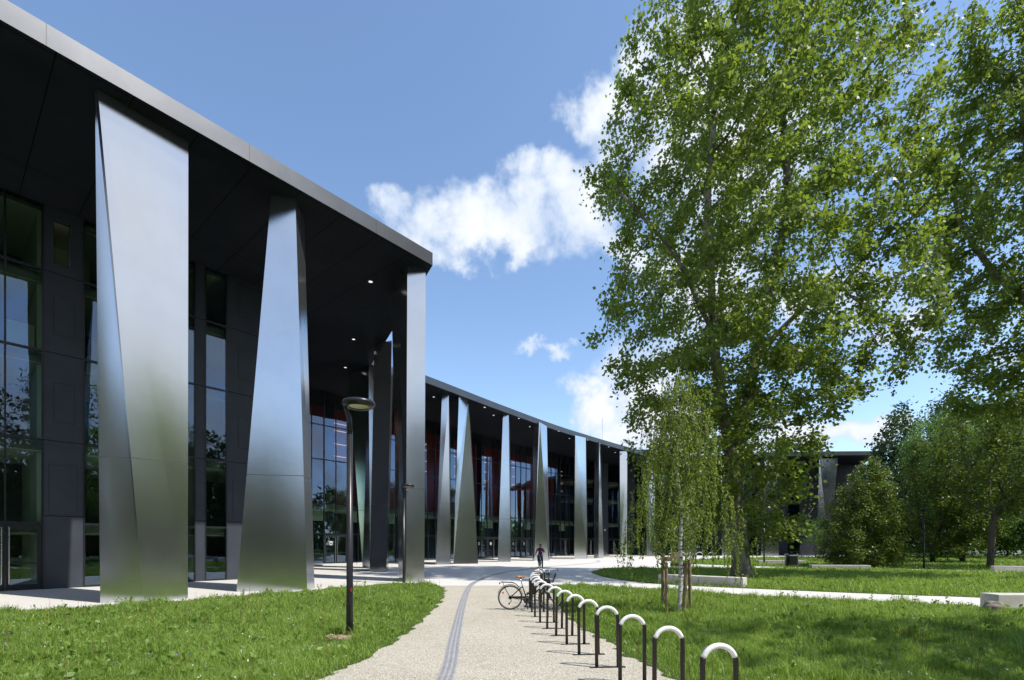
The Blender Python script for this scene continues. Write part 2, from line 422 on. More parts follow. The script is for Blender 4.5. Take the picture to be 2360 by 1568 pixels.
sheet('gravel_path', [(-5,-45),(5,-45),(4.5,21.0),(-3.4,21.0)], .006, M['gravel'])
LEFT_EDGE = curve_pts([(-2.9,-45),(-2.8,0),(-2.55,5.6),(-2.43,6.6),(-2.18,7.85),(-2.08,9.8),(-2.06,11.8),(-2.18,15.0),(-2.5,18.3),(-2.8,19.9)], 10)
def ragged(pts, seed, amp=.05):
    r_ = np.random.default_rng(seed); return [(x + amp*(math.sin(y*5.1+seed)+.7*math.sin(y*11.3)+r_.normal()*.8), y) for x, y in pts]
LEFT_EDGE = ragged(LEFT_EDGE, 1)
LAWN_LEFT = LEFT_EDGE + [(-3.2,20.9),(-4.2,21.5),(-5.2,21.6)] + curve_pts([(-5.2,21.6),(-7.5,18.7),(-9.1,16.5),(-10.2,14.9),(-11.9,13.6),(-13.1,12.0),(-17,6.5),(-32,-10)], 4)[1:] + [(-40,-45)]
RIGHT_EDGE = curve_pts([(3.2,-45),(3.1,0),(2.5,4.6),(2.08,6.68),(1.83,7.45),(1.78,8.41),(1.58,9.5),(1.44,10.5),(1.36,12.8),(1.45,18.8)], 10)
RIGHT_EDGE = ragged(RIGHT_EDGE, 2)
LAWN_RIGHT = [(90,-60)] + RIGHT_EDGE + curve_pts([(1.7,20.5),(2.2,20.75),(5.5,19.4),(8.2,16.6),(11.4,14.5),(13.3,13.1),(20,8.5),(36,-2),(90,-34)], 4)
ISLAND = curve_pts([(6.2,34.6),(5.2,31.8),(4.95,29.5),(5.15,25.6),(6.6,21.8),(10.4,19.0),(13.8,17.0),(16.4,15.7),(30,7.5),(42,1),(90,-26)], 5) + [(100,10)] + curve_pts([(48,22),(31.7,30.4),(25,34.6),(16.5,36.1),(8.6,36.1),(6.2,34.6)], 4)[:-1]
FAR_LAWN = curve_pts([(16.4,50),(15.4,47.2),(18.1,41.8),(22.8,37.8),(27,37.2),(33.5,32.2),(50,24),(62,16),(110,8)], 4) + [(140,40),(130,135),(72,122),(64,96),(58,74),(44,68),(30,64),(21,56)]
sheet('lawn', LAWN_LEFT, .012, M['lawn_soil']); sheet('lawn', LAWN_RIGHT, .012, M['lawn_soil'])
sheet('lawn', ISLAND, .012, M['lawn_soil']); sheet('lawn', FAR_LAWN, .012, M['lawn_soil'])
# tactile guide strip
SP = curve_pts([(-.95,-30),(-.95,-4),(-.97,3)] + [tuple(gp(px, py)[:2]) for px, py in ((1025,1568),(1048,1470),(1064,1400),(1077,1362),(1089,1346),(1115,1333),(1150,1322.5),(1200,1314),(1245,1308.5),(1310,1303),(1365,1298),(1382,1294.5),(1375,1292))], 8)
def ribbon(mb, pts, off0, off1, z0, z1):
    n = len(pts); L = []
    for i in range(n):
        a = np.array(pts[max(i-1,0)]); b_ = np.array(pts[min(i+1,n-1)]); t_ = (b_-a)/np.linalg.norm(b_-a); nn = np.array((t_[1], -t_[0]))
        L.append((np.array(pts[i]) + nn*off0, np.array(pts[i]) + nn*off1))
    for i in range(n-1):
        p, q, r, s = L[i][0], L[i][1], L[i+1][1], L[i+1][0]
        mb.quad((*p, z1), (*q, z1), (*r, z1), (*s, z1))
        mb.quad((*p, z0), (*p, z1), (*s, z1), (*s, z0)); mb.quad((*q, z1), (*q, z0), (*r, z0), (*r, z1))
mb = MB(); ribbon(mb, SP, -.112, .112, 0, .011); tag(mb.build('guide_strip', M['strip_grey']), kind='structure')
# resample for the ribs
def resample(pts, step):
    P = np.array(pts); seg = np.linalg.norm(np.diff(P, axis=0), axis=1); S = np.concatenate([[0], np.cumsum(seg)])
    t_ = np.arange(0, S[-1], step); return np.stack([np.interp(t_, S, P[:,0]), np.interp(t_, S, P[:,1])], 1)
RS = resample(SP, .1); mb = MB()
near = [i for i in range(len(RS)-1) if 2 < RS[i][1] < 45]
for i in near:
    a, b_ = RS[i], RS[i+1]; d_ = (b_-a)
    for off in (-.072, 0, .072): ribbon(mb, [tuple(a + d_*.06), tuple(a + d_*.92)], off-.017, off+.017, .009, .017)
tag(mb.build('guide_strip_ribs', M['strip_rib']), kind='structure')

# ------------------------------------------------------------------ the building
ZS, ZT = 15.2, 15.8
bld = empty('congress_building', (-10, 45, 0))
tag(bld, 'dark glass congress building with flat overhanging roof carried on faceted steel columns', 'building')
bld_inv = Matrix.Translation((10, -45, 0))
def bpart(mb, name, mat, parent=None, **kw):
    if isinstance(mb, MB):
        if parent is None or parent is bld: mb.v = [bld_inv @ v for v in mb.v]
        else: mb.v = [bld_inv @ v for v in mb.v]
        return mb.build(name, mat, parent or bld, **kw)
C1 = (-3.82, 23.6); J = (-10.5, 36.6)
ARC = curve_pts([J, (-7.19,40.6), (-.86,49.5), (6.54,59.2), (16.8,70.6), (20.8,74.4), (26,77.0), (33,76.8), (39,75.4), (43.6,74.0), (55.3,73.4)], 6)
EDGE = [(-31.8,-9.7), C1] + ARC + [(62, 92)]
ROOF = EDGE + [(40,125), (-30,125), (-75,80), (-75,-2)]
def extr(poly, z0, z1, closed=True):
    mb = MB()
    n = len(poly)
    for i in range(n if closed else n-1):
        a, b_ = poly[i], poly[(i+1) % n]
        mb.quad((*a, z0), (*b_, z0), (*b_, z1), (*a, z1))
    return mb
def flat(poly, z, up=True):
    mb = MB(); vs = [Vector((p[0], p[1], z)) for p in poly]
    for a, b_, c in tessellate_polygon([vs]):
        nz_ = (vs[b_]-vs[a]).cross(vs[c]-vs[a]).z
        mb.quad(vs[a], vs[b_], vs[c]) if (nz_ > 0) == up else mb.quad(vs[a], vs[c], vs[b_])
    return mb
bpart(extr(EDGE, ZS, ZT, False), 'fascia', M['fascia'])
bpart(flat(ROOF, ZT-.004), 'roof', M['dark_panel'])
bpart(flat(ROOF, ZS, False), 'soffit', M['soffit'])

# walls ---------------------------------------------------------------
wall_near0 = N * -26.6
def near_pt(s): p = wall_near0 + U * s; return np.array((p.x, p.y))
NEAR_A, NEAR_B = near_pt(-26), near_pt(11.7)
def offset_curve(pts, off):
    out = []
    for i in range(len(pts)):
        a = np.array(pts[max(i-1,0)]); b_ = np.array(pts[min(i+1,len(pts)-1)]); t_ = (b_-a)/np.linalg.norm(b_-a)
        out.append(np.array(pts[i]) + np.array((-t_[1], t_[0])) * off)
    return out
CW = offset_curve(ARC[2:], 8.6)
d0 = CW[1]-CW[0]; d0 /= np.linalg.norm(d0)
d1 = CW[-1]-CW[-2]; d1 /= np.linalg.norm(d1)
CW = [CW[0]-d0*7.5] + CW + [CW[-1]+d1*6]
CW = np.array(CW); CWS = np.concatenate([[0], np.cumsum(np.linalg.norm(np.diff(CW, axis=0), axis=1))])
def cw_pt(s): return np.array((np.interp(s, CWS, CW[:,0]), np.interp(s, CWS, CW[:,1])))
_ss = np.linspace(0, CWS[-1], 4000); _px = np.array([CX + F * cw_pt(s)[0] / cw_pt(s)[1] for s in _ss])
_m = np.maximum.accumulate(_px)
def cw_s(px): return float(np.interp(px, _m, _ss))
NEAR_WALL_END = NEAR_B
CW_START = cw_pt(0)

class Wall:
    """a vertical wall following pt(s); local helpers build boxes along it"""
    def __init__(s, pt): s.pt = pt
    def frame(s, a, b_):
        A, B = s.pt(a), s.pt(b_); t_ = (B-A); L = np.linalg.norm(t_); t_ = t_/L; nrm = np.array((t_[1], -t_[0]))
        Mx = Matrix(((t_[0], nrm[0], 0, A[0]), (t_[1], nrm[1], 0, A[1]), (0, 0, 1, 0), (0, 0, 0, 1)))
        return Mx, L
TRANS = (2.72, 5.9, 9.4, 12.6)
n_sign = [0]
def make_window(W, a, b_, trans, door=False, sub=1, pale=()):
    """one bay of glazing: window > frame, pane; optional door under the first transom"""
    Mx, L = W.frame(a, b_)
    mb = MB(); 
    z0 = trans[0] if door else 0.0
    fw = .05
    mb.box(0, -.09, z0, fw, .05, ZS, Mx); mb.box(L-fw, -.09, z0, L, .05, ZS, Mx)
    for k in range(1, sub): mb.box(L*k/sub-.028, -.085, z0, L*k/sub+.028, .048, ZS, Mx)
    for z in trans: mb.box(fw+.001, -.08, z-.045, L-fw-.001, .045, z+.045, Mx)
    if not door: mb.box(fw+.001, -.08, 0, L-fw-.001, .045, .08, Mx)
    win = bpart(mb, 'window', M['mullion'])
    mb = MB(); mb.quad(*[Mx @ Vector(p) for p in ((.02,0,z0),(L-.02,0,z0),(L-.02,0,ZS),(.02,0,ZS))])
    bpart(mb, 'pane', M['glazing'], win)
    if door:
        zt = trans[0] - .05; nd = 2 if L > 1.9 else 1
        mb = MB(); mb.box(0, -.09, zt, L, .055, trans[0], Mx); mb.box(0, -.09, .0, .06, .055, zt-.001, Mx); mb.box(L-.06, -.09, 0, L, .055, zt-.001, Mx)
        for k in range(nd):
            x0 = .07 + k*(L-.13)/nd; x1 = x0 + (L-.13)/nd - .012
            mb.box(x0, -.04, .02, x0+.11, .03, zt-.02, Mx); mb.box(x1-.11, -.04, .02, x1, .03, zt-.02, Mx)
            mb.box(x0+.111, -.04, .02, x1-.111, .03, .22, Mx); mb.box(x0+.111, -.04, zt-.2, x1-.111, .03, zt-.02, Mx)
            mb.box(x0+.111, -.03, 1.0, x1-.111, .028, 1.06, Mx)
        dr = bpart(mb, 'door', M['mullion'])
        mb = MB(); mb.quad(*[Mx @ Vector(p) for p in ((.07,-.005,.02),(L-.07,-.005,.02),(L-.07,-.005,zt-.02),(.07,-.005,zt-.02))]); bpart(mb, 'pane', M['glazing'], dr)
        xs = [L/2-.10, L/2+.10] if nd == 2 else [L-.2]
        for x in xs:
            mb = MB(); mb.tube([Mx @ Vector((x,.10,.25)), Mx @ Vector((x,.10,2.42))], .022, 8)
            for z in (.35, 2.32): mb.tube([Mx @ Vector((x,.03,z)), Mx @ Vector((x,.10,z))], .014, 6)
            bpart(mb, 'handle', M['handle_steel'], dr)
        if door == 'sign':
            c = L*.28 if nd == 2 else L*.45
            mb = MB(); mb.box(c-.13, .031, 1.72, c+.13, .036, 2.06, Mx); sg = bpart(mb, 'sign', M['sign_pale'], dr)
            mb = MB(); mb.quad(*[Mx @ Vector(p) for p in ((c-.10,.040,1.80),(c+.10,.040,1.80),(c+.022,.040,2.02),(c-.022,.040,2.02))])
            mb.quad(*[Mx @ Vector(p) for p in ((c-.08,.040,1.745),(c+.08,.040,1.745),(c+.08,.040,1.765),(c-.08,.040,1.765))])
            bpart(mb, 'sign_mark', M['sign_black'], dr)
    return win
def make_panel(W, a, b_, hatch=True, seam=(2.9, 5.9, 9.4, 12.6), opening=False):
    """dark cladding with open joints at the storey lines and flush access hatches"""
    Mx, L = W.frame(a, b_); mb = MB(); zs = [0] + [z for z in seam] + [ZS]
    if opening: 
        zb, zt2, xa, xb = 13.0, 14.75, .25*L, .68*L
    for i in range(len(zs)-1):
        lo, hi = zs[i] + (.012 if i else 0), zs[i+1] - (.012 if i < len(zs)-2 else 0)
        if opening and i == len(zs)-2:
            mb.box(0, -.22, lo, xa, .03, hi, Mx); mb.box(xb, -.22, lo, L, .03, hi, Mx)
            mb.box(xa, -.22, lo, xb, .03, zb, Mx); mb.box(xa, -.22, zt2, xb, .03, hi, Mx)
        else: mb.box(0, -.22, lo, L, .03, hi, Mx)
    mb.box(.01, -.3, .01, L-.01, -.221, zs[-2] if opening else ZS-.01, Mx)
    wp = bpart(mb, 'wall_panel', M['dark_panel'])
    if hatch:
        for i in range(len(zs)-1 - (1 if opening else 0)):
            lo, hi = zs[i], zs[i+1]
            if i == 0: lo, hi = 2.95, 4.95
            elif i == 1: continue
            else: lo, hi = lo + .75, lo + 2.35
            if i == 1: continue
            x0, x1 = (.12*L, .86*L) if i == 0 else (.24*L, .78*L)
            gm = MB().box(x0, .031, lo, x1, .033, hi, Mx); hm = MB().box(x0+.024, .034, lo+.024, x1-.024, .040, hi-.024, Mx)
            bpart(gm, 'hatch_gap', M['interior_dark'], wp); bpart(hm, 'hatch', M['dark_panel'], wp)
    if opening:
        mb = MB(); mb.box(xa, -2.6, zb-.1, xb+1.0, -2.5, zt2+.3, Mx); mb.box(xa, -2.5, zt2+.05, xb+1, -.25, zt2+.12, Mx); bpart(mb, 'room_lining', M['interior_pale'], wp)
        mb = MB(); mb.box(xb-.06, -.2, zb, xb-.005, .02, zt2, Mx); bpart(mb, 'reveal', M['handle_steel'], wp)
    return wp
WN = Wall(near_pt)
near_bays = [('g',-26,-20.6),('d',-20.6,-19.2),('g',-19.2,-13.6),('d',-13.6,-12.3),('g',-12.3,-6.8),('d',-6.8,-5.4),('g',-5.4,-1.25),('g',-1.25,.82),('G',.82,2.93),('o',2.93,4.12),('g',4.12,5.95),('d',5.95,7.05),('g',7.05,8.2),('d',8.2,8.6),('g',8.6,9.58),('D',9.58,11.7)]
for k, a, b_ in near_bays:
    if k == 'g': make_window(WN, a, b_, (2.6, 5.9, 9.4, 12.6), False, max(1, round((b_-a)/1.05)))
    elif k == 'G': make_window(WN, a, b_, (2.6, 5.9, 9.4, 12.6), True, 2)
    elif k == 'o': make_panel(WN, a, b_, True, opening=True)
    else: make_panel(WN, a, b_, (b_-a) > 1)
# return wall from the end of the near wing back to the central wall
A, B = near_pt(11.7), CW_START
def ret_pt(s): t_ = (B-A)/np.linalg.norm(B-A); return A + t_*s
make_panel(Wall(ret_pt), .05, float(np.linalg.norm(B-A))-.05, False)
# central wall
WC = Wall(cw_pt)
def run_glass(p0, p1, step, doors=()):
    s0, s1 = p0, p1; n = max(1, round((s1-s0)/step))
    for i in range(n):
        a, b_ = s0+(s1-s0)*i/n, s0+(s1-s0)*(i+1)/n
        c = (a+b_)/2; px = CX + F*cw_pt(c)[0]/cw_pt(c)[1]
        dr = next((k for (x0, x1, k) in doors if x0 < px < x1), False)
        make_window(WC, a, b_, (2.72, 5.3, 9.2, 12.2), dr, 2)
s_red_end = cw_s(1332)
run_glass(.05, s_red_end, 2.3, ((742,775,'sign'), (1098,1145,'sign'), (1175,1222,'sign'), (1290,1312,True)))
for k, x0, x1, dr in (('d',1332,1352,0),('g',1352,1369,True),('d',1369,1401,0),('g',1401,1427,True),('d',1427,1463,0),('g',1463,1498,True),('g',1498,1534,'sign'),('d',1534,1575,0),('g',1575,1630,'sign'),('d',1630,1665,0),('g',1665,1715,'sign'),
                      ('d',1715,1728,0),('g',1728,1740,0),('d',1740,1815,0),('g',1815,1843,0),('d',1843,1908,0),('g',1908,1925,0),('d',1925,1995,0)):
    a, b_ = cw_s(x0), cw_s(x1)
    if b_ - a < .3: continue
    if k == 'd': make_panel(WC, a, b_, False)
    else: make_window(WC, a, b_, (2.72, 5.3, 9.2, 12.2), dr, 1)
# end wall of the far wing
e0 = cw_pt(cw_s(1995)+.05); e1 = e0 + np.array((4, 26.0))
def end_pt(s): t_ = (e1-e0)/np.linalg.norm(e1-e0); return e0 + t_*s
make_panel(Wall(end_pt), 0, 24, False)

# floors and rooms behind the glass ------------------------------------
def room(W, a, b_, levels, depth, wallmat, step=None, low=None):
    n = max(1, int((b_-a)/(step or (b_-a)))); ce = MB(); fl = MB(); bw = MB(); lw_ = MB()
    for i in range(n):
        x0, x1 = a+(b_-a)*i/n, a+(b_-a)*(i+1)/n; Mx, L = W.frame(x0, x1)
        for z, dz in levels:
            ce.box(-.02, -depth, z-.42, L+.02, -.32, z-.40, Mx)
            fl.box(-.02, -depth, z-.395, L+.02, -.32, z-.02, Mx)
        e_ = .9 if n > 1 else .02
        if low: lw_.box(-e_, -depth-.2, 0, L+e_, -depth-.05, 5.0, Mx)
        bw.box(-e_, -depth-.2, 5.0 if low else 0, L+e_, -depth-.05, ZS-.02, Mx)
    bpart(ce, 'ceiling', M['ceiling_white']); bpart(fl, 'floor_slab', M['interior_floor']); bpart(bw, 'inner_wall', wallmat)
    if low: bpart(lw_, 'lobby_wall', low)
room(WN, -26, 11.5, ((2.62,0),(5.9,0),(9.4,0),(12.6,0),(15.45,0)), 5.5, M['interior_wall'])
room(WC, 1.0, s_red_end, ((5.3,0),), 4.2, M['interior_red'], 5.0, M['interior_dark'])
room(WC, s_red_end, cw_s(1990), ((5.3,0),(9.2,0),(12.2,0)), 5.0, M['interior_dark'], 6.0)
# party walls and furniture of light and dark in the near wing rooms
mb = MB()
for s_ in (2.8, 8.3, -6, -13):
    Mx, L = WN.frame(s_, s_+.25); mb.box(0, -5.4, .01, L, -.5, ZS-.1, Mx)
bpart(mb, 'partition', M['interior_pale'])
mb = MB(); Mx, L = WN.frame(1.98, 2.75); mb.box(0, -.8, 9.45, L, -.75, 10.55, Mx); Mx, L = WN.frame(-.2, .7); mb.box(0, -.8, 9.45, L, -.75, 10.3, Mx)
bpart(mb, 'roller_blind', M['blind'])
# columns of the hall, red galleries with light strips
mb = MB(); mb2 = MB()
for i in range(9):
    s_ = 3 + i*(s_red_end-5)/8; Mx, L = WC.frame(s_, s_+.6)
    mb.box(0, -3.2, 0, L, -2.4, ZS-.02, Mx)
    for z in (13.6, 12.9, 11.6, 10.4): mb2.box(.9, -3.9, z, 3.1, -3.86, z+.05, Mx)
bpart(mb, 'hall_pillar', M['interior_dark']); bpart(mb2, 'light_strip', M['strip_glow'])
mb = MB()
for i in range(12):
    s_ = 2 + i*(s_red_end-5)/11; Mx, L = WC.frame(s_, s_+1.5); mb.box(0, -1.4, 3.9, L, -1.3, 4.86, Mx)
bpart(mb, 'hall_screen', M['interior_pale'])

# steps before the central doors
mb = MB()
ss = np.linspace(1.0, cw_s(1420), 30)
for off0, off1, z1 in ((.0, 1.5, .14),):
    for i in range(len(ss)-1):
        Mx, L = WC.frame(ss[i], ss[i+1]); mb.box(-.01, .06, .002, L+.01, 1.5, .10, Mx)
bpart(mb, 'step', M['plaza_concrete'])

# twisted steel columns -------------------------------------------------
def column(base, top, diag, mat=M['steel']):
    """base/top: rings of (pixel column, distance); diag picks the fold of each side"""
    bm = bmesh.new(); vb = [bm.verts.new(bld_inv @ at(px, d, 0)) for px, d in base]; vt = [bm.verts.new(bld_inv @ at(px, d, ZS-.004)) for px, d in top]
    n = len(vb)
    for i in range(n):
        k = (i+1) % n
        if diag[i]: bm.faces.new((vb[i], vb[k], vt[k])); bm.faces.new((vb[i], vt[k], vt[i]))
        else: bm.faces.new((vb[i], vb[k], vt[i])); bm.faces.new((vb[k], vt[k], vt[i]))
    bm.normal_update()
    for z in (4.388, 4.412):
        bmesh.ops.bisect_plane(bm, geom=bm.verts[:]+bm.edges[:]+bm.faces[:], plane_co=(0,0,z), plane_no=(0,0,1))
    for f in bm.faces:
        if 4.387 < f.calc_center_median().z < 4.413: f.material_index = 1
    bmesh.ops.recalc_face_normals(bm, faces=bm.faces[:])
    me = bpy.data.meshes.new('column'); bm.to_mesh(me); bm.free(); me.materials.append(mat); me.materials.append(M['steel_joint'])
    return link(bpy.data.objects.new('column', me), bld)
COLUMNS = [
 ([(231,14.75),(332,15.1),(433,16.0),(345,16.0)], [(219,14.6),(225,14.45),(434,16.30),(427,16.75)], (0,0,1,0)),
 ([(545,18.3),(708,18.8),(725,19.9),(575,19.6)], [(625,18.80),(680.7,18.98),(701,20.1),(640,20.1)], (1,0,1,1)),
 ([(918.6,25.2),(933,23.2),(935.5,23.1),(978,23.4),(968,25)], [(901.6,26.4),(920,24.4),(938.8,23.5),(981,23.8),(950,26.6)], (1,0,1,1,1)),
 ([(852,32.2),(890.5,31.7),(895,33.4),(858,33.9)], [(863,32.75),(903,32.25),(907,33.9),(869,34.3)], (1,0,1,1)),
 ([(835.6,37.5),(853,36.5),(857,37.6),(842,38.8)], [(803.5,38.35),(849.6,36.77),(862,37.6),(820,40.2)], (1,1,1,1)),
 ([(1004,43.2),(1037.6,43.4),(1040,45),(1008,45)], [(1018.8,43.5),(1034,43.5),(1037,44.8),(1022,44.8)], (1,0,1,1)),
 ([(1044.8,44.6),(1102,45.4),(1099,47),(1048,46.4)], [(1057.8,44.2),(1079,46.0),(1082,47.4),(1062,46.4)], (1,1,1,1)),
 ([(1147,50.2),(1176.6,50.2),(1178,51.8),(1149,51.8)], [(1159.3,50.5),(1172.3,50.5),(1175,51.6),(1162,51.8)], (0,1,1,1)),
 ([(1227,54.8),(1231.5,53.9),(1263.3,54.2),(1266.9,55.6),(1245,57)], [(1228.2,54.4),(1242.5,53.8),(1244.5,53.85),(1260.3,55.6),(1246,57)], (1,1,0,1,1)),
 ([(1323.5,60.4),(1352.4,60.8),(1354,62.4),(1326,62.2)], [(1325.7,60.2),(1349.9,61.6),(1351,63),(1328,62)], (0,1,0,1)),
 ([(1369,64.6),(1379.5,63.8),(1391.4,64.8),(1381,66.2)], [(1374,64.4),(1381,64.0),(1384.2,65),(1378,66)], (1,0,1,1)),
 ([(1429.3,69.8),(1444.5,70.2),(1446,71.8),(1431,71.6)], [(1428.6,70),(1445.5,70.4),(1446.5,72),(1430,71.8)], (1,0,1,1)),
 ([(1490,74.6),(1513.5,74.4),(1515,76.2),(1493,76.4)], [(1490,74.9),(1507,74.9),(1509,76.4),(1493,76.5)], (0,1,1,1)),
 ([(1575,77.9),(1604,77.8),(1602,79.4),(1578,79.5)], [(1582,77.9),(1598,78.2),(1599,79.6),(1584,79.6)], (1,1,0,1)),
 ([(1664,77.9),(1690,77.8),(1692,79.4),(1668,79.4)], [(1660,78),(1694,78),(1693,79.4),(1664,79.5)], (0,1,1,0)),
 ([(1753.6,76.8),(1795,76.4),(1793,78.2),(1757,78.4)], [(1762,76.8),(1790,76.6),(1792,78.2),(1766,78.4)], (1,0,1,1)),
 ([(1882,75.3),(1912,74.9),(1914,76.6),(1886,76.8)], [(1888.3,75.2),(1931,75.0),(1930,76.6),(1892,76.8)], (0,1,1,1)),
 ([(1998,75.2),(2014,75.2),(2018,77.4),(2002,77.4)], [(2002,75.0),(2018,75.2),(2022,77.6),(2006,77.2)], (1,0,1,1)),
 ([(-330,9.6),(-160,9.9),(-110,10.6),(-270,10.6)], [(-300,9.9),(-130,11.0),(-140,11.5),(-310,10.4)], (1,0,1,1)),
]
for c in COLUMNS: column(*c)
# recessed soffit lamps
for px, py in ((854,649),(815,782),(796,847)) + tuple(((1200+x*.542)*.6661, (1250+y*.542)*.6661) for x, y in ((555,228),(880,294),(937,345),(1098,365),(1168,418),(1353,446),(1421,493),(1537,503),(1672,547),(1713,583))):
    d = F*(ZS-EYE)/(HZ-py); c = bld_inv @ at(px, d, ZS)
    ob = MB().lathe([(.13,-.012),(.10,-.02),(.10,-.008)], 16, Matrix.Translation(c)).build('downlight', M['handle_steel'], bld, True)
    MB().lathe([(.001,-.014),(.099,-.012)], 16, Matrix.Translation(c)).build('lamp_lens', M['downlight_glow'], ob)
# thin antenna on the roof
p = at(1388, 72, 0); mb = MB(); mb.tube([(p.x,p.y,ZT),(p.x,p.y,20.4)], .03, 6); mb.tube([(p.x-.12,p.y,19.9),(p.x+.12,p.y,19.9)], .02, 5); bpart(mb, 'antenna', M['handle_steel'])
p = at(1418, 80, 0); mb = MB(); mb.box(p.x-4, p.y, ZT, p.x+6, p.y+6, ZT+1.5); bpart(mb, 'roof_plant', M['dark_panel'])
# round wall lamp between two columns
p = cw_pt(cw_s(1393)); MB().lathe([(.001,.1),(.13,.1),(.15,0)], 16, bld_inv @ Matrix.Translation((p[0]+.05,p[1]-.12,4.2)) @ Matrix.Rotation(R(90),4,'X')).build('wall_lamp', M['white_paint'], bld)
# ------------------------------------------------------------------ trees
LEAF_PLANE = [(0,0),(.12,.34),(.30,.26),(.52,.50),(.64,.20),(1,0),(.64,-.20),(.52,-.50),(.30,-.26),(.12,-.34)]
LEAF_OVAL = [(0,0),(.35,.26),(.7,.2),(1,0),(.7,-.2),(.35,-.26)]
LEAF_FINE = [(0,0),(.4,.13),(1,0),(.4,-.13)]
def leaves(name, pts, size, mat, shape, parent, droop=.4, up=.6, dirs=None, sizevar=.35, rs=None):
    rs = rs or rng; n = len(pts); T = np.array(shape, float); T[:,0] -= .0; k = len(T)
    nrm = rs.normal(size=(n,3)); nrm /= np.linalg.norm(nrm, axis=1)[:,None]; nrm[:,2] = np.abs(nrm[:,2])*(1-up)+up*1.0*rs.uniform(.4,1,n); nrm /= np.linalg.norm(nrm, axis=1)[:,None]
    ax = rs.normal(size=(n,3)) if dirs is None else dirs + rs.normal(scale=.35, size=(n,3)); ax[:,2] -= droop
    ax -= nrm*np.sum(ax*nrm, axis=1)[:,None]*(.6); ax /= np.linalg.norm(ax, axis=1)[:,None]+1e-9
    sd = np.cross(nrm, ax); sd /= np.linalg.norm(sd, axis=1)[:,None]+1e-9
    nn = np.cross(ax, sd)
    s = size*(1+rs.uniform(-sizevar, sizevar, n)); cup = rs.uniform(-.25,.35,n)
    V = pts[:,None,:] + s[:,None,None]*(ax[:,None,:]*T[None,:,0,None] + sd[:,None,:]*T[None,:,1,None] + nn[:,None,:]*(cup[:,None]*(np.abs(T[None,:,1])*.9 - .3*T[None,:,0]**2))[:,:,None])
    me = bpy.data.meshes.new(name); me.vertices.add(n*k); me.vertices.foreach_set('co', V.reshape(-1).astype(np.float32))
    me.loops.add(n*k); me.loops.foreach_set('vertex_index', np.arange(n*k, dtype=np.int32))
    me.polygons.add(n); me.polygons.foreach_set('loop_start', np.arange(0, n*k, k, dtype=np.int32)); me.polygons.foreach_set('loop_total', np.full(n, k, dtype=np.int32))
    me.update(calc_edges=True); me.materials.append(mat)
    return link(bpy.data.objects.new(name, me), parent)
def colonize(chains, attr, step, kill, infl, iters, trop=(0,0,.15), rs=None):
    """space colonisation: grows twigs from the starting chains into a cloud of points"""
    rs = rs or rng
    P = []; par = []
    for ch in chains:
        ch_p = None
        for j, p in enumerate(ch):
            p = np.array(p, float)
            if j == 0 and P:
                d = np.linalg.norm(np.array(P) - p, axis=1); ch_p = int(d.argmin())
                if d.min() < .05: continue
            P.append(p); par.append(ch_p if ch_p is not None else -1); ch_p = len(P)-1
    attr = attr.copy(); alive = np.ones(len(attr), bool)
    def upd(new_idx, nd, ni):
        Q = np.array([P[i] for i in new_idx])
        for c0 in range(0, len(Q), 64):
            D = np.linalg.norm(attr[:,None,:] - Q[None,c0:c0+64,:], axis=2); m_ = D.argmin(1); mv = D[np.arange(len(attr)), m_]
            b_ = mv < nd; nd[b_] = mv[b_]; ni[b_] = np.array(new_idx[c0:c0+64])[m_[b_]]
        return nd, ni
    nd = np.full(len(attr), 1e9); ni = np.zeros(len(attr), int)
    nd, ni = upd(list(range(len(P))), nd, ni)
    trop = np.array(trop)
    for it in range(iters):
        act = alive & (nd < infl)
        if not act.any(): break
        idx = ni[act]; Pn = np.array(P); dv = attr[act] - Pn[idx]; dv /= np.linalg.norm(dv, axis=1)[:,None]+1e-9
        acc = np.zeros((len(P),3)); np.add.at(acc, idx, dv)
        new = []
        for i in np.unique(idx):
            v = acc[i]/ (np.linalg.norm(acc[i])+1e-9) + trop + rs.normal(scale=.14, size=3); v /= np.linalg.norm(v)
            P.append(Pn[i] + v*step); par.append(int(i)); new.append(len(P)-1)
        nd, ni = upd(new, nd, ni)
        alive &= nd > kill
    return np.array(P), np.array(par)
def branch_mesh(name, P, par, tip, power, mat, parent, rmin=0.0, flare=None, target=None):
    n = len(P); kids = [[] for _ in range(n)]
    for i, p in enumerate(par):
        if p >= 0: kids[p].append(i)
    r = np.zeros(n)
    order = sorted(range(n), key=lambda i: -i)
    acc = np.zeros(n)
    for i in order:
        r[i] = max(tip, acc[i]**(1/power))
        if par[i] >= 0: acc[par[i]] += r[i]**power
    mb = MB()
    if target:
        rt = r.max(); q_ = np.log(np.maximum(r, tip*1.0001)/tip)/math.log(rt/tip); r = r*(target/rt)**q_
    if flare: r = np.maximum(r*flare(P, r), tip)
    starts = [i for i in range(n) if par[i] < 0]; stack = list(starts)
    while stack:
        i = stack.pop(); path = [i] if par[i] < 0 else [par[i], i]
        rad = [r[i]] if par[i] < 0 else [r[i]*1.05, r[i]]
        while kids[i]:
            ks = sorted(kids[i], key=lambda k: -r[k]); stack += ks[1:]; i = ks[0]; path.append(i); rad.append(r[i])
        if len(path) > 1 and max(rad) >= rmin:
            R0 = max(rad); mb.tube([P[j] for j in path], rad, 14 if R0 > .25 else 7 if R0 > .06 else 4, False)
    o = mb.build(name, mat, parent, True)
    return o, r, kids
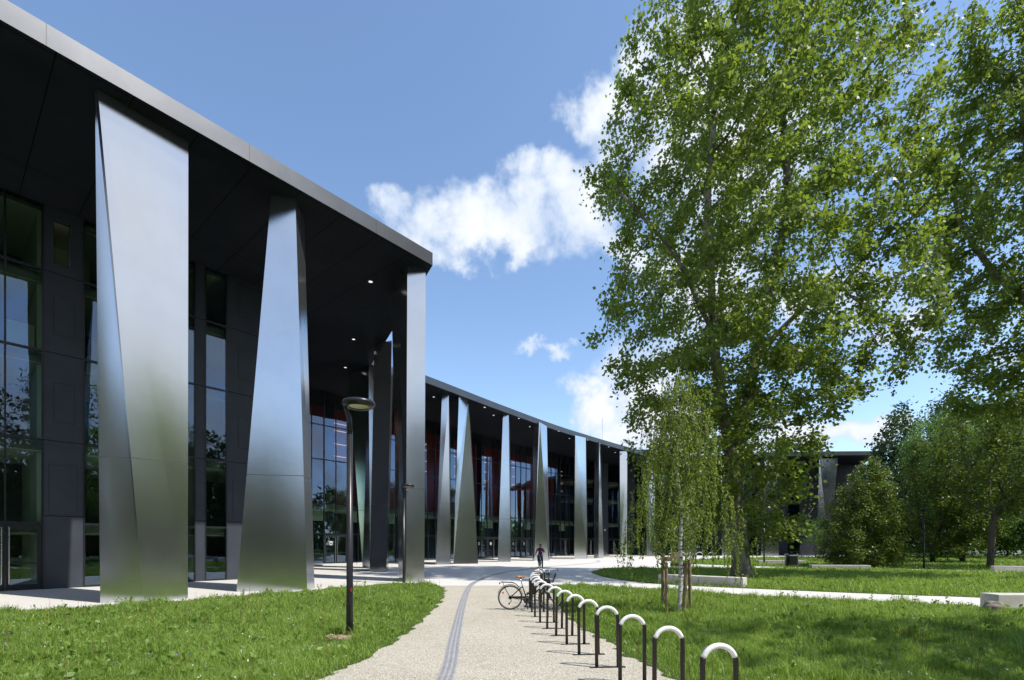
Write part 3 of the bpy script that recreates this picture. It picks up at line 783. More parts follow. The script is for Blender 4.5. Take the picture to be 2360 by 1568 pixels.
def crown_points(levels, n, y0, depth, edge=.5, rs=None, ycurve=None):
    """random points inside a crown whose left and right limits are given per height (z, xl, xr)"""
    rs = rs or rng
    L = np.array(levels); out = []
    while len(out) < n:
        z = rs.uniform(L[:,0].min(), L[:,0].max()); o = np.argsort(L[:,0]); xl = np.interp(z, L[o,0], L[o,1]); xr = np.interp(z, L[o,0], L[o,2])
        if z > 9 and rs.uniform() > (xr-xl)/18*(1.3 if z < 15 else .9): continue
        a = rs.uniform(0, 2*math.pi); q = rs.uniform()**edge
        cx, hx = (xl+xr)/2, (xr-xl)/2; x = cx + hx*q*math.cos(a); hy = min(depth, hx*.9); y = y0 + hy*q*math.sin(a)
        lob = math.sin(x*1.35+1.1*math.sin(z*.9)) + math.sin(z*1.15+1.3*math.sin(y*.8)+2) + math.sin(y*1.4+x*.5)
        if q > .45 and lob < -.35*(1.6-q) and rs.uniform() < .72: continue
        out.append((x, y, z))
    return np.array(out)
def twig_leaves(P, par, r, thr, per, spread, rs=None):
    rs = rs or rng
    i = np.where((r < thr) & (par >= 0))[0]; wgt = rs.gamma(1.1, 1, len(i)); k = np.repeat(i, np.minimum(np.round(wgt*per).astype(int), int(per*4)))
    t_ = rs.uniform(0, 1, len(k))[:,None]; base = P[par[k]]*(1-t_) + P[k]*t_
    d = P[k]-P[par[k]]; d /= np.linalg.norm(d, axis=1)[:,None]+1e-9
    off = rs.normal(size=(len(k),3))*spread
    return base + off, d

# ---- first plane tree
def plane_tree(label, base, chains, levels, y0, depth, n_attr, per, lf, seed, trunk_scale=1.0, name='plane_tree'):
    rs = np.random.default_rng(seed)
    root = empty(name, (base[0], base[1], 0)); tag(root, label, 'tree', 'trees of the park')
    A_ = crown_points(levels, n_attr, y0, depth, .52, rs)
    P, par = colonize(chains, A_, .42, .75, 5.5, 90, (0, 0, .10), rs)
    P = P - np.array((base[0], base[1], 0))
    def flare(P, r):
        z = P[:,2]; rr = np.hypot(P[:,0], P[:,1]); return np.where((z < 1.6) & (rr < 1.0), 1 + .42*(1 - z/1.6)**2.2, 1.0)
    tr, r, kids = branch_mesh('trunk', P, par, .011, 2.42, M['plane_bark'], root, 0, flare, .42)
    pts, d = twig_leaves(P, par, r, .055, per, .25, rs)
    leaves('crown', pts, lf, M['plane_leaf'], LEAF_PLANE, root, .45, .45, d*.6, .35, rs)
    return root, len(P), len(pts)
def tz(px, py, d): p = at(px, d, zat(py, d)); return (p.x, p.y, p.z)
b1 = gp(1710, 1333.5)
D1 = b1.y
def lv(d, rows): return [(zat(y, d), (xl-CX)/F*d, (xr-CX)/F*d) for y, xl, xr in rows]
chain_a = [(b1.x, b1.y, -.1)] + [tz(px, py, D1+dy) for px, py, dy in ((1708,1300,0),(1705,1270,0),(1702,1230,0),(1698,1180,0),(1692,1130,0),(1686,1080,0),(1678,1020,0),(1668,960,-.1),(1658,900,-.2),(1650,840,-.3),(1645,770,-.4),(1641,700,-.5),(1639,640,-.6),(1636,570,-.6),(1630,500,-.6),(1632,430,-.5),(1640,350,-.4),(1646,270,-.2),(1640,190,0))]
chain_b = [tz(1692,1130,D1)] + [tz(px, py, D1+dy) for px, py, dy in ((1698,1060,.4),(1712,980,.7),(1728,900,1.0),(1742,820,1.2),(1755,740,1.4),(1772,670,1.5),(1790,600,1.5),(1806,530,1.4),(1816,450,1.3),(1812,370,1.2),(1806,290,1.2),(1800,200,1.2))]
chain_c = [tz(1742,820,D1+1.2)] + [tz(px, py, D1+dy) for px, py, dy in ((1790,770,1.0),(1840,720,.6),(1890,690,.2),(1940,660,-.2),(1990,600,-.4))]
chain_d = [tz(1645,770,D1-.4)] + [tz(px, py, D1+dy) for px, py, dy in ((1610,700,-.8),(1585,640,-1.2),(1550,580,-1.4),(1510,530,-1.6),(1460,480,-1.6),(1420,430,-1.5))]
lev1 = lv(D1, [(-170,1640,1960),(-90,1540,2050),(0,1480,2108),(130,1425,2118),(300,1388,2112),(372,1318,2105),(470,1324,2108),(520,1392,2112),(620,1396,2105),(700,1372,2118),(770,1360,2105),(850,1388,2092),(900,1428,2080),(960,1440,1960),(1020,1440,1905),(1080,1448,1875),(1140,1540,1872),(1200,1630,1878),(1245,1680,1855)])
r1 = plane_tree('tall plane tree with a thick mottled trunk behind the concrete bench', b1, [chain_a, chain_b, chain_c, chain_d], lev1, D1, 7.6, 5400, 24, .178, 11)
# ---- second plane tree, trunk just beyond the picture's edge
b2 = (26.4, 24.0); D2 = 24.0
chain_a = [(b2[0], b2[1], -.1)] + [(26.3,24,1),(26.2,24,2.5),(26.1,24,4),(26.0,24,5.5),(25.9,24,7),(25.9,24,8.5),(25.9,24,10),(25.8,24,11.5),(25.8,24,13),(25.7,24,14.5),(25.7,23.9,16),(25.5,23.8,17.5),(25.4,23.8,19),(25.2,23.8,20.5),(25.0,23.8,22),(24.9,23.8,24)]
chain_b = [(25.8,24,13),(25.0,24.3,14.2),(24.2,24.6,15.4),(23.4,24.8,16.8),(22.8,25.0,18.4),(22.4,25.0,20)]
lev2 = lv(D2, [(-90,2350,2490),(-20,2260,2580),(60,2205,2620),(150,2175,2630),(300,2145,2640),(450,2122,2640),(560,2125,2640),(640,2145,2640),(750,2172,2640),(830,2195,2620),(900,2215,2600),(960,2260,2560)])
r2 = plane_tree('second tall plane tree cut off by the right edge of the photograph', b2, [chain_a, chain_b], lev2, D2+.3, 5.4, 3600, 27, .178, 12)
print('plane trees', r1[1:], r2[1:])

# ---- generic broadleaf trees
def park_tree(label, base, levels, trunk_h, depth, n_attr, per, lf, leafm, barkm, seed, shape=LEAF_OVAL, step=.4, kill=.6, trunk_fork=None, thr=.03, spread=.22, name='tree', edge=.4, tip=.010, power=2.4, y0=None, up=.45, group='trees of the park', target=None):
    rs = np.random.default_rng(seed)
    root = empty(name, (base[0], base[1], 0)); tag(root, label, 'tree', group)
    A_ = crown_points(levels, n_attr, base[1] if y0 is None else y0, depth, edge, rs)
    ch = [[(base[0] + .1*math.sin(z*.7+seed), base[1], z) for z in np.arange(-.1, trunk_h+.01, .4)]]
    P, par = colonize(ch, A_, step, kill, 6.0, 70, (0,0,.05), rs); P = P - np.array((base[0], base[1], 0))
    tr, r, kids = branch_mesh('trunk', P, par, tip, power, M[barkm], root, 0, None, target)
    pts, d = twig_leaves(P, par, r, thr, per, spread, rs)
    leaves('crown', pts, lf, M[leafm], shape, root, .3, up, d*.6, .35, rs)
    return root, len(pts)
hb = gp(1985, 1310) * 1.04
print(park_tree('dense rounded hornbeam bush branching down to the ground', hb, lv(hb.y, [(1052,1995,2012),(1085,1972,2035),(1130,1938,2058),(1180,1910,2072),(1230,1892,2080),(1270,1890,2080),(1300,1915,2065)]), 1.0, 3.0, 1900, 44, .14, 'hornbeam_leaf', 'dark_bark', 21, step=.3, kill=.42, name='hornbeam', edge=.55, thr=.05, spread=.2))
tb = gp(2150, 1309); tb *= 1.22
print(park_tree('dark spreading tree with tiered branches behind the lamp post', tb, lv(tb.y+1.5, [(1015,2080,2180),(1060,2060,2230),(1110,2070,2240),(1170,2075,2260),(1230,2080,2260),(1280,2095,2230)]), 1.6, 3.8, 1500, 26, .17, 'hornbeam_leaf', 'dark_bark', 22, target=.2, step=.36, kill=.5, name='hornbeam', edge=.5, thr=.05))
ab = gp(2243, 1309); ab *= 1.22
print(park_tree('feathery green acacia with a dark leaning trunk', (ab.x, ab.y+1), lv(ab.y+1, [(945,2130,2330),(990,2105,2400),(1050,2080,2420),(1110,2110,2420),(1170,2140,2400),(1215,2190,2360)]), 3.6, 4.8, 1700, 34, .22, 'acacia_leaf', 'dark_bark', 23, target=.24, shape=LEAF_FINE, step=.4, kill=.6, name='acacia', edge=.5, thr=.05, spread=.3))
ob_ = gp(2285, 1311.5)
print(park_tree('broad leafy tree on a straight brown trunk at the path bench', ob_, lv(ob_.y, [(920,2200,2500),(990,2180,2520),(1060,2190,2520),(1120,2220,2500),(1180,2260,2460)]), 3.2, 4.5, 1500, 28, .20, 'hornbeam_leaf', 'grey_bark', 24, target=.21, step=.4, kill=.6, name='tree', thr=.05, spread=.28))
def far_pt(px, d): return ((px-CX)/F*d, d)
for k, (px, d, top, w_, lab, lm) in enumerate(((2085,58,930,80,'tall dark tree rising behind the far wing of the building','dark_leaf'),(2190,62,905,100,'broad dark tree farthest back beside the building','dark_leaf'),(2320,66,960,110,'pale green tree standing in the sunlit field beyond the trunks','acacia_leaf'),(2450,56,940,90,'dark tree beyond the right edge of the park','dark_leaf'))):
    b_ = far_pt(px, d)
    park_tree(lab, b_, lv(d, [(top,px-w_*.35,px+w_*.35),(top+70,px-w_*.8,px+w_*.8),(top+150,px-w_,px+w_),(1180,px-w_,px+w_),(1225,px-w_*.9,px+w_*.9),(1266,px-w_*.7,px+w_*.7)]), 1.6, 5, 900, 30, .36, lm, 'dark_bark', 30+k, step=.6, kill=.9, thr=.07, spread=.45, name='tree')
# young tree tied to three stakes before the far wing
yb = gp(1880, 1290.5)
park_tree('young thin tree tied to a frame of three stakes', yb, lv(yb.y, [(1200,1872,1890),(1220,1850,1905),(1250,1852,1905),(1262,1870,1895)]), 1.9, 1.2, 160, 12, .15, 'acacia_leaf', 'grey_bark', 41, step=.25, kill=.3, name='young_tree', thr=.03, spread=.15)
st = empty('stake_frame', (yb.x, yb.y, 0)); tag(st, 'frame of three thin stakes round the young tree', 'stake')
for a_ in (0, 2.1, 4.2): MB().tube([(.75*math.cos(a_+.4), .75*math.sin(a_+.4), -.05),(.5*math.cos(a_+.4), .5*math.sin(a_+.4), 1.75)], .035, 7).build('stake', M['timber'], st)
MB().tube([(.5*math.cos(a_+.4), .5*math.sin(a_+.4), 1.68) for a_ in (0,2.1,4.2,0)], .025, 6).build('rail', M['timber'], st)

# ---- trees standing outside the frame: they shade the lawn and mirror in the glass and steel
def outside_tree(label, base, H, rad, leafm, barkm, seed, lf=.3, per=12, n_attr=700, shape=LEAF_PLANE, name='plane_tree', low=.22):
    lev = [(H, base[0]-rad*.35, base[0]+rad*.35),(H*.82, base[0]-rad*.8, base[0]+rad*.8),(H*.55, base[0]-rad, base[0]+rad),(H*.35, base[0]-rad*.9, base[0]+rad*.9),(H*low, base[0]-rad*.5, base[0]+rad*.5)]
    return park_tree(label, base, lev, H*low, rad, n_attr, per, lf, leafm, barkm, seed, shape=shape, step=.7, kill=1.0, thr=.07, spread=.42, name=name, tip=.02)
outside_tree('plane tree right of the picture that shades the near right lawn', (16.2, 3.6), 19, 5.0, 'plane_leaf', 'plane_bark', 51, .30, 12, 800)
outside_tree('plane tree behind the photographer mirrored in the near glazing', (30, -2), 22, 7.0, 'plane_leaf', 'plane_bark', 52, .36)
def cedar(label, base, H, rad, seed):
    rs = np.random.default_rng(seed); root = empty('cedar', (base[0], base[1], 0)); tag(root, label, 'tree', 'trees of the park')
    mb = MB(); mb.tube([(0,0,-.1),(.1,0,H*.4),(0,.1,H*.8),(0,0,H)], [.5,.4,.2,.04], 10); pts = []
    for k in range(46):
        z = H*(.16+.8*k/46); L = rad*(1-(z/H)**1.6)*rs.uniform(.75,1.1); a_ = k*2.4; e = np.array((math.cos(a_)*L, math.sin(a_)*L, z + rs.uniform(-.3,.5)))
        mb.tube([(0,0,z),tuple(e*np.array((.5,.5,1))+np.array((0,0,.3))),tuple(e)], [.09,.06,.02], 5)
        n_ = int(60+L*60); t_ = rs.uniform(.2,1,n_)[:,None]; b_ = np.array((0,0,z+.1))*(1-t_) + e*t_
        pts.append(b_ + rs.normal(size=(n_,3))*np.array((.45,.45,.10)) + rs.normal(size=(n_,1))*.25*np.array((-math.sin(a_),math.cos(a_),0)))
    mb.build('trunk', M['dark_bark'], root, True); leaves('crown', np.concatenate(pts), .42, M['cedar_needle'], LEAF_FINE, root, .1, .7, None, .4, rs)
cedar('tall cedar with level tiers of branches mirrored in the near glazing', (18.5, -5.5), 21, 6.0, 61)
outside_tree('broad dark plane tree low over the lawn behind the photographer', (15.5, -11), 22, 6.2, 'dark_leaf', 'plane_bark', 53, .36, 16, 900, low=.12)
outside_tree('dark plane tree beyond the right edge, low branches over the path', (34, 3), 18, 6.0, 'dark_leaf', 'plane_bark', 54, .36, 16, 800, low=.10)
outside_tree('spreading dark tree behind the gravel path mirrored in the corner columns', (4, -26), 20, 7.5, 'dark_leaf', 'plane_bark', 55, .40, 16, 800, low=.08)
outside_tree('wide dark tree far back on the left lawn mirrored in the columns', (-13, -30), 18, 7.0, 'dark_leaf', 'plane_bark', 56, .40, 16, 800, low=.08)
# the wood all round the park, far behind the photographer
rs = np.random.default_rng(71); pts = []
for k in range(130):
    a_ = rs.uniform(R(-205), R(22)); d_ = rs.uniform(46, 82); cx_, cy_ = d_*math.cos(a_), d_*math.sin(a_)
    if cx_ < -25 and cy_ > -30: continue
    H_ = rs.uniform(10, 18); W_ = rs.uniform(4.5, 7.5); n_ = 800
    v = rs.normal(size=(n_,3)); v /= np.linalg.norm(v, axis=1)[:,None]; v *= rs.uniform(.55,1,n_)[:,None]**.5
    pts.append(np.array((cx_, cy_, H_*.46)) + v*np.array((W_, W_, H_*.5)))
o_ = leaves('distant_wood', np.concatenate(pts), 1.1, M['dark_leaf'], LEAF_OVAL, None, .2, .4, None, .4, rs); tag(o_, 'dark wood of leafy trees far round the park', 'wood', kind='stuff')

# ---- birch with hanging twigs, tied between stakes
def birch():
    rs = np.random.default_rng(81); b_ = gp(1566, 1417); d = b_.y
    root = empty('birch', (b_.x, b_.y, 0)); tag(root, 'slender white stemmed birch with drooping twigs tied between wooden stakes', 'tree', 'trees of the park')
    H = zat(845, d); mb = MB()
    zz = np.linspace(-.05, H, 22); mb.tube([(.04*math.sin(z*1.1)+.012*z*math.sin(z*3.0), .03*math.cos(z), z) for z in zz], [.056*(1-z/H)**1.0+.005 for z in zz], 12); mb.build('trunk', M['birch_bark'], root, True)
    br = MB(); P_ = []; Dd = []
    def drop(p, L):
        n = max(3, int(L/.045)); x = np.array(p, float); h = rs.normal(scale=.10, size=2)
        ptsl = [x.copy()]
        for j in range(n):
            x = x + np.array((h[0]*.045 + rs.normal(scale=.004), h[1]*.045 + rs.normal(scale=.004), -.045)); ptsl.append(x.copy())
            for q in range(2):
                P_.append(x + rs.normal(scale=.014, size=3)); Dd.append((rs.normal(scale=.5), rs.normal(scale=.5), -.8))
        br.tube(ptsl[::4]+[ptsl[-1]], .0025, 3, False)
    for k in range(54):
        z = 1.55 + (H-1.75)*(k/53)**.9 if k > 3 else 1.75+.1*k
        f = (z-1.5)/(H-1.5); L = (1.55*(1-f)**.62+.14)*rs.uniform(.6,1.08); a_ = k*2.39996+rs.uniform(-.3,.3)
        if k in (1, 2): L = 1.55; a_ = math.pi + (.25 if k == 1 else -.3)
        if k in (4, 5): L = 1.6; a_ = .15 if k == 4 else -.35
        path = []
        for j in range(9):
            t_ = j/8; rr = L*t_; path.append((rr*math.cos(a_), rr*math.sin(a_), z + L*(.75*t_-.80*t_*t_)*1.0))
        br.tube(path, [.016*(1-f*.5)*(1-.85*j/8) for j in range(9)], 5, False)
        for j in range(2, 9):
            for q in range(2 if j > 5 else 1):
                p = np.array(path[j]) + rs.normal(scale=.07, size=3); mx = max(.15, min(p[2]-.75, (.45+1.15*(1-abs(f-.45)*1.3))*rs.uniform(.3,1.0)))
                drop(p, mx*(1.0 if f < .8 else .55))
    br.build('branches', M['dark_bark'], root)
    o = leaves('crown', np.array(P_), .058, M['birch_leaf'], LEAF_OVAL, root, .5, .2, np.array(Dd), .35, rs); print('birch', len(P_))
    # stakes: a pair on each side with a cross rail
    fr = empty('tree_stakes', (b_.x, b_.y, 0)); tag(fr, 'grey wooden stakes and cross rail holding the birch', 'stake')
    for px, dy, ht, rad_, ln in ((1536, -.05, 1.30, .036, .0), (1528, 1.35, 1.50, .05, .0), (1579, .0, 1.34, .044, .03), (1590, .75, 1.36, .045, -.02)):
        p = at(px, d+dy); z_ = ht
        MB().tube([(p.x-b_.x-ln, p.y-b_.y, -.1),(p.x-b_.x, p.y-b_.y, z_*.5),(p.x-b_.x+ln, p.y-b_.y, z_)], [rad_*1.03, rad_, rad_*.97], 12).build('stake', M['timber'], fr)
    p0, p1 = at(1545, d+.10)-b_, at(1590, d+.10)-b_; MB().box(p0.x, p0.y-.02, 1.20, p1.x, p1.y+.02, 1.29).build('rail', M['timber'], fr, bevel=.006)
    p0, p1 = at(1526, d+1.3)-b_, at(1548, d+1.3)-b_; MB().box(p0.x-.02, p0.y-.07, 1.30, p1.x, p1.y-.03, 1.42).build('rail', M['timber'], fr, bevel=.006)
birch()
# ------------------------------------------------------------------ grass: real blades, thicker and fewer with distance
def inside(poly, P):
    poly = np.array(poly)[:, :2]; x, y = P[:,0], P[:,1]; c = np.zeros(len(P), bool); j = len(poly)-1
    for i in range(len(poly)):
        xi, yi = poly[i]; xj, yj = poly[j]
        if yi != yj:
            m_ = ((yi > y) != (yj > y)) & (x < (xj-xi)*(y-yi)/(yj-yi)+xi); c ^= m_
        j = i
    return c
class Blades:
    def __init__(s): s.V = []; s.Fq = []; s.Ft = []; s.n = 0
    def add(s, P, h, wd, rs, lean=.45):
        n = len(P)
        if not n: return
        a = rs.uniform(0, 2*math.pi, n); f = rs.uniform(0, 2*math.pi, n); L = h*rs.uniform(.1, 1, n)*lean
        sx, sy = np.cos(a)*wd/2, np.sin(a)*wd/2; lx, ly = np.cos(f)*L, np.sin(f)*L
        V = np.zeros((n,5,3)); V[:,:,0] = P[:,0,None]; V[:,:,1] = P[:,1,None]; V[:,:,2] = P[:,2,None]
        V[:,0,0] -= sx; V[:,0,1] -= sy; V[:,1,0] += sx; V[:,1,1] += sy
        V[:,2,0] += .35*lx + sx*.8; V[:,2,1] += .35*ly + sy*.8; V[:,2,2] += h*.6
        V[:,3,0] += .35*lx - sx*.8; V[:,3,1] += .35*ly - sy*.8; V[:,3,2] += h*.6
        V[:,4,0] += lx*1.1; V[:,4,1] += ly*1.1; V[:,4,2] += h*(1-.25*(L/h/lean)**2)
        b_ = s.n + np.arange(n)*5; s.V.append(V.reshape(-1,3))
        s.Fq.append(np.stack([b_, b_+1, b_+2, b_+3], 1)); s.Ft.append(np.stack([b_+3, b_+2, b_+4], 1)); s.n += n*5
    def build(s, name, mat):
        V = np.concatenate(s.V).astype(np.float32); Q = np.concatenate(s.Fq); T = np.concatenate(s.Ft)
        me = bpy.data.meshes.new(name); me.vertices.add(len(V)); me.vertices.foreach_set('co', V.ravel())
        L = np.concatenate([Q.ravel(), T.ravel()]).astype(np.int32); me.loops.add(len(L)); me.loops.foreach_set('vertex_index', L)
        st = np.concatenate([np.arange(len(Q))*4, len(Q)*4 + np.arange(len(T))*3]).astype(np.int32); tot = np.concatenate([np.full(len(Q),4), np.full(len(T),3)]).astype(np.int32)
        me.polygons.add(len(st)); me.polygons.foreach_set('loop_start', st); me.polygons.foreach_set('loop_total', tot)
        me.update(calc_edges=True); me.materials.append(mat); return link(bpy.data.objects.new(name, me))
_ph = np.random.default_rng(5).uniform(0, 6.28, (6,2)); _fq = np.random.default_rng(6).normal(size=(6,2))
def patch(P, f=1.0):
    v = np.zeros(len(P))
    for k in range(6): v += np.sin(P[:,0]*_fq[k,0]*f*(1+.45*k) + _ph[k,0] + 1.3*np.sin(P[:,1]*_fq[k,1]*f*.8 + _ph[k,1]) + P[:,1]*_fq[k,1]*f)
    return np.clip(.5 + v/5, 0, 1)
def visible(P, m_=1.10):           # only the ground the camera, or one a step aside, could look at
    return (P[:,1] > 3.2) & (np.abs(P[:,0]) < P[:,1]*m_ + 2.2)
def scatter(poly, y0, y1, x0, x1, dens, rs):
    n = int((y1-y0)*(x1-x0)*dens); P = np.stack([rs.uniform(x0, x1, n), rs.uniform(y0, y1, n)], 1)
    P = P[visible(P)]; return P[inside(poly, P)]
def edge_dist(poly, P):
    poly = np.array(poly)[:, :2]; best = np.full(len(P), 1e9)
    for i in range(len(poly)):
        a, b_ = poly[i], poly[(i+1) % len(poly)]; ab = b_-a; L2 = ab@ab
        if L2 < 1e-9: continue
        t_ = np.clip(((P-a)@ab)/L2, 0, 1); best = np.minimum(best, np.linalg.norm(P - a - t_[:,None]*ab, axis=1))
    return best
_l1 = gp(806, 1468); BARE = [(_l1.x, _l1.y-.1, .32), (_l1.x-.1, _l1.y-.55, .25), (12.0, 24.6, .9), (3.9, 11.4, .25)]
def grow(label, poly, bands, xr, hmul, seed, tall=.6, weeds=.06):
    rs = np.random.default_rng(seed); B = Blades(); WP = []; ST = Blades(); FL = []; FV = []
    for (y0, y1, dens, wmul) in bands:
        P = scatter(poly, y0, y1, xr[0], xr[1], dens, rs)
        if not len(P): continue
        pt = patch(P, 1.1); pt2 = patch(P+31, 3.1); ed = edge_dist(poly, P)
        keep = rs.uniform(size=len(P)) < .25 + .75*np.clip(ed/.25, 0, 1); P, pt, pt2, ed = P[keep], pt[keep], pt2[keep], ed[keep]
        for (qx, qy, qr) in BARE:
            dq = np.hypot((P[:,0]-qx)/1.5, P[:,1]-qy); kk = (dq > qr) | (rs.uniform(size=len(P)) < .12*(dq/qr)); P, pt, pt2, ed = P[kk], pt[kk], pt2[kk], ed[kk]
        P = P + rs.normal(scale=.04, size=P.shape)
        h = (.05 + .09*pt + .24*pt2**2.5*rs.uniform(.3,1,len(P)))*rs.uniform(.55,1.25,len(P))*hmul*np.clip(.35 + ed/.9, .35, 1)
        P3 = np.column_stack([P, np.full(len(P), .008)])
        wd = (.0045+.0006*P[:,1])*wmul*rs.uniform(.7,1.3,len(P))
        B.add(P3, h, wd, rs, .85)
        k = rs.uniform(size=len(P)) < weeds*np.clip((pt2-.35)*2, 0, 1)*np.clip(ed/.5,0,1); WP.append(np.column_stack([P[k], h[k]*rs.uniform(.3,.95,k.sum())]))
        k = rs.uniform(size=len(P)) < .0035*tall; ST.add(P3[k], rs.uniform(.25,.5,k.sum()), np.full(k.sum(), .006)+P[k,1]*.0003, rs, .2)
        k = rs.uniform(size=len(P)) < .0022*np.clip((pt-.2)*2,0,1); FL.append(np.column_stack([P[k], h[k]*1.05]))
        k = rs.uniform(size=len(P)) < .0006; FV.append(np.column_stack([P[k], h[k]*1.1]))
    g_ = B.build('grass', M['grass_blade']); tag(g_, label, 'grass', kind='stuff')
    W_ = np.concatenate(WP)
    if len(W_): tag(leaves('weeds', W_, .085, M['weed_leaf'], LEAF_OVAL, None, -.25, .35, None, .5, rs), 'broad leaved weeds among the ' + label.split(' on ')[0], 'weeds', kind='stuff')
    if ST.n: tag(ST.build('seed_stalks', M['dry_stalk']), 'thin dry seed stalks standing in the ' + label.split(' on ')[0], 'stalks', kind='stuff')
    return np.concatenate(FL), np.concatenate(FV), B.n//5
fa, va, na = grow('long lush grass on the left lawn before the steel columns', LAWN_LEFT, [(3,7,3400,.9),(7,10.5,2300,1.0),(10.5,14,1500,1.1),(14,22,900,1.2)], (-24,-1.5), .98, 91, .6, .07)
fb, vb_, nb = grow('long grass on the right lawn round the birch', LAWN_RIGHT, [(3,7,2800,1.0),(7,10.5,2200,1.0),(10.5,14,1500,1.1),(14,21,900,1.2)], (1,24), .98, 92, .6, .05)
fc, vc, nc = grow('shaded grass on the island lawn under the plane tree', ISLAND, [(8,20,420,1.5),(20,28,300,1.6),(28,37,240,1.7)], (4,40), .95, 93, .3, .03)
fd, vd, nd_ = grow('sunlit grass on the far lawn before the far wing', FAR_LAWN, [(22,40,110,2.0),(40,55,90,2.2),(55,70,70,2.4)], (14,74), 1.1, 94, .2, .03)
print('blades', na, nb, nc, nd_)
FLW = np.concatenate([fa, fb, fc]); VLT = np.concatenate([va, vb_])
tag(leaves('clover_flowers', np.repeat(FLW, 3, 0) + rng.normal(scale=.008, size=(len(FLW)*3,3)), .026, M['petal'], LEAF_OVAL, None, 0, .8), 'small white flowers scattered in the grass', 'flowers', kind='stuff')
tag(leaves('violet_flowers', np.repeat(VLT, 3, 0) + rng.normal(scale=.01, size=(len(VLT)*3,3)), .03, M['petal_violet'], LEAF_OVAL, None, 0, .7), 'small violet flowers scattered in the grass', 'flowers', kind='stuff')
# taller weeds along the lawn edges against the pale paving
rs = np.random.default_rng(97); SB = Blades(); LP = []
def weed(x, y, H):
    for k in range(rs.integers(3, 6)):
        n = 12; p = np.array((x, y, .0)); d_ = np.array((rs.normal(scale=.18), rs.normal(scale=.18), 1.0)); Hk = H*rs.uniform(.6,1)
        SB.add(np.array([p]), np.array([Hk]), np.array([.007]), rs, .15)
        for j in range(2, n): LP.append(p + d_*Hk*j/n + rs.normal(scale=.02, size=3))
for px, py, H in ((80,1420,.32),(150,1408,.28),(270,1393,.30),(300,1393,.22),(370,1396,.36),(420,1392,.26),(500,1384,.20),(560,1376,.30),(700,1364,.28),(735,1362,.34),(840,1352,.3),(905,1347,.42),(920,1349,.36),(945,1346,.4),(1540,1362,.42),(1556,1364,.36),(1620,1370,.26),(1800,1385,.34),(1830,1386,.46),(1855,1388,.34),(1900,1392,.24),(2010,1392,.34),(2060,1394,.40),(2075,1396,.38),(2110,1396,.30),(2160,1398,.32),(2185,1400,.34),(2240,1404,.18),(1560,1347,.35),(1630,1352,.24),(1668,1353,.26),(1400,1353,.18),(1335,1351,.16),(150,1530,.5),(165,1545,.42),(230,1500,.3),(610,1440,.3),(1900,1420,.42),(2280,1470,.4)):
    p = gp(px, py); weed(p.x, p.y, H)
tag(SB.build('weed_stems', M['grass_blade']), 'thin stems of tall weeds along the lawn edges', 'weeds', kind='stuff')
tag(leaves('tall_weeds', np.array(LP), .05, M['weed_leaf'], LEAF_OVAL, None, -.2, .3, None, .5, rs), 'leafy tall weeds along the lawn edges', 'weeds', kind='stuff')

# ------------------------------------------------------------------ street furniture
def lamp(label, base, H=4.52, turn=0.0):
    root = empty('street_lamp', base, turn); tag(root, label, 'street lamp', 'lamp posts in the park')
    MB().tube([(0,0,-.1),(0,0,.4),(0,0,H-.62)], [.066,.062,.056], 16).build('pole', M['lamp_metal'], root, True)
    MB().tube([(0,0,H-.621),(-.005,0,H-.45),(-.03,0,H-.32),(-.07,0,H-.2),(-.10,0,H-.12),(-.12,0,H-.07)], [.05,.048,.044,.038,.034,.03], 12).build('neck', M['lamp_metal'], root, True)
    cx_ = .175
    hd = MB().lathe([(.175,-.065),(.235,-.085),(.285,-.06),(.305,-.015),(.285,.035),(.20,.06),(.10,.068),(.001,.07)], 40, Matrix.Translation((cx_,0,H-.075))).build('lamp_head', M['lamp_metal'], root, True)
    MB().lathe([(.001,-.035),(.16,-.04),(.176,-.062)], 32, Matrix.Translation((cx_,0,H-.075))).build('lamp_lens', M['lamp_glass'], hd, True)
    MB().box(-.045,-.069,.28,.045,-.06,.62).build('hatch', M['lamp_metal'], root)
    return root
l1 = gp(806, 1468); lamp('nearest black lamp post with a ring shaped head in the left lawn', l1)
MB().box(.03,-.062,.86,.058,-.045,.93).build('sticker', M['red_plastic'], [o for o in bpy.data.objects if o.name.startswith('street_lamp')][0])
l2 = gp(931, 1345); lamp('second black lamp post before the corner column at the lawn tip', l2)
l3 = gp(2129, 1311); lamp('black lamp post before the dark trees on the right', l3, 4.45)
l4 = gp(1761, 1303); lamp('black lamp post half hidden by plane leaves beside the far bench', l4, 4.5)
# loose soil at the foot of the nearest lamp
bm = bmesh.new(); bmesh.ops.create_icosphere(bm, subdivisions=3, radius=1); rs = np.random.default_rng(3)
for v in bm.verts: v.co = Vector((v.co.x*.34, v.co.y*.22, v.co.z*.035)) + Vector(rs.normal(scale=.012, size=3))
me = bpy.data.meshes.new('soil_patch'); bm.to_mesh(me); bm.free(); me.materials.append(M['bare_earth'])
o = link(bpy.data.objects.new('soil_patch', me)); o.location = (l1.x-.12, l1.y-.08, .01); tag(o, kind='structure')

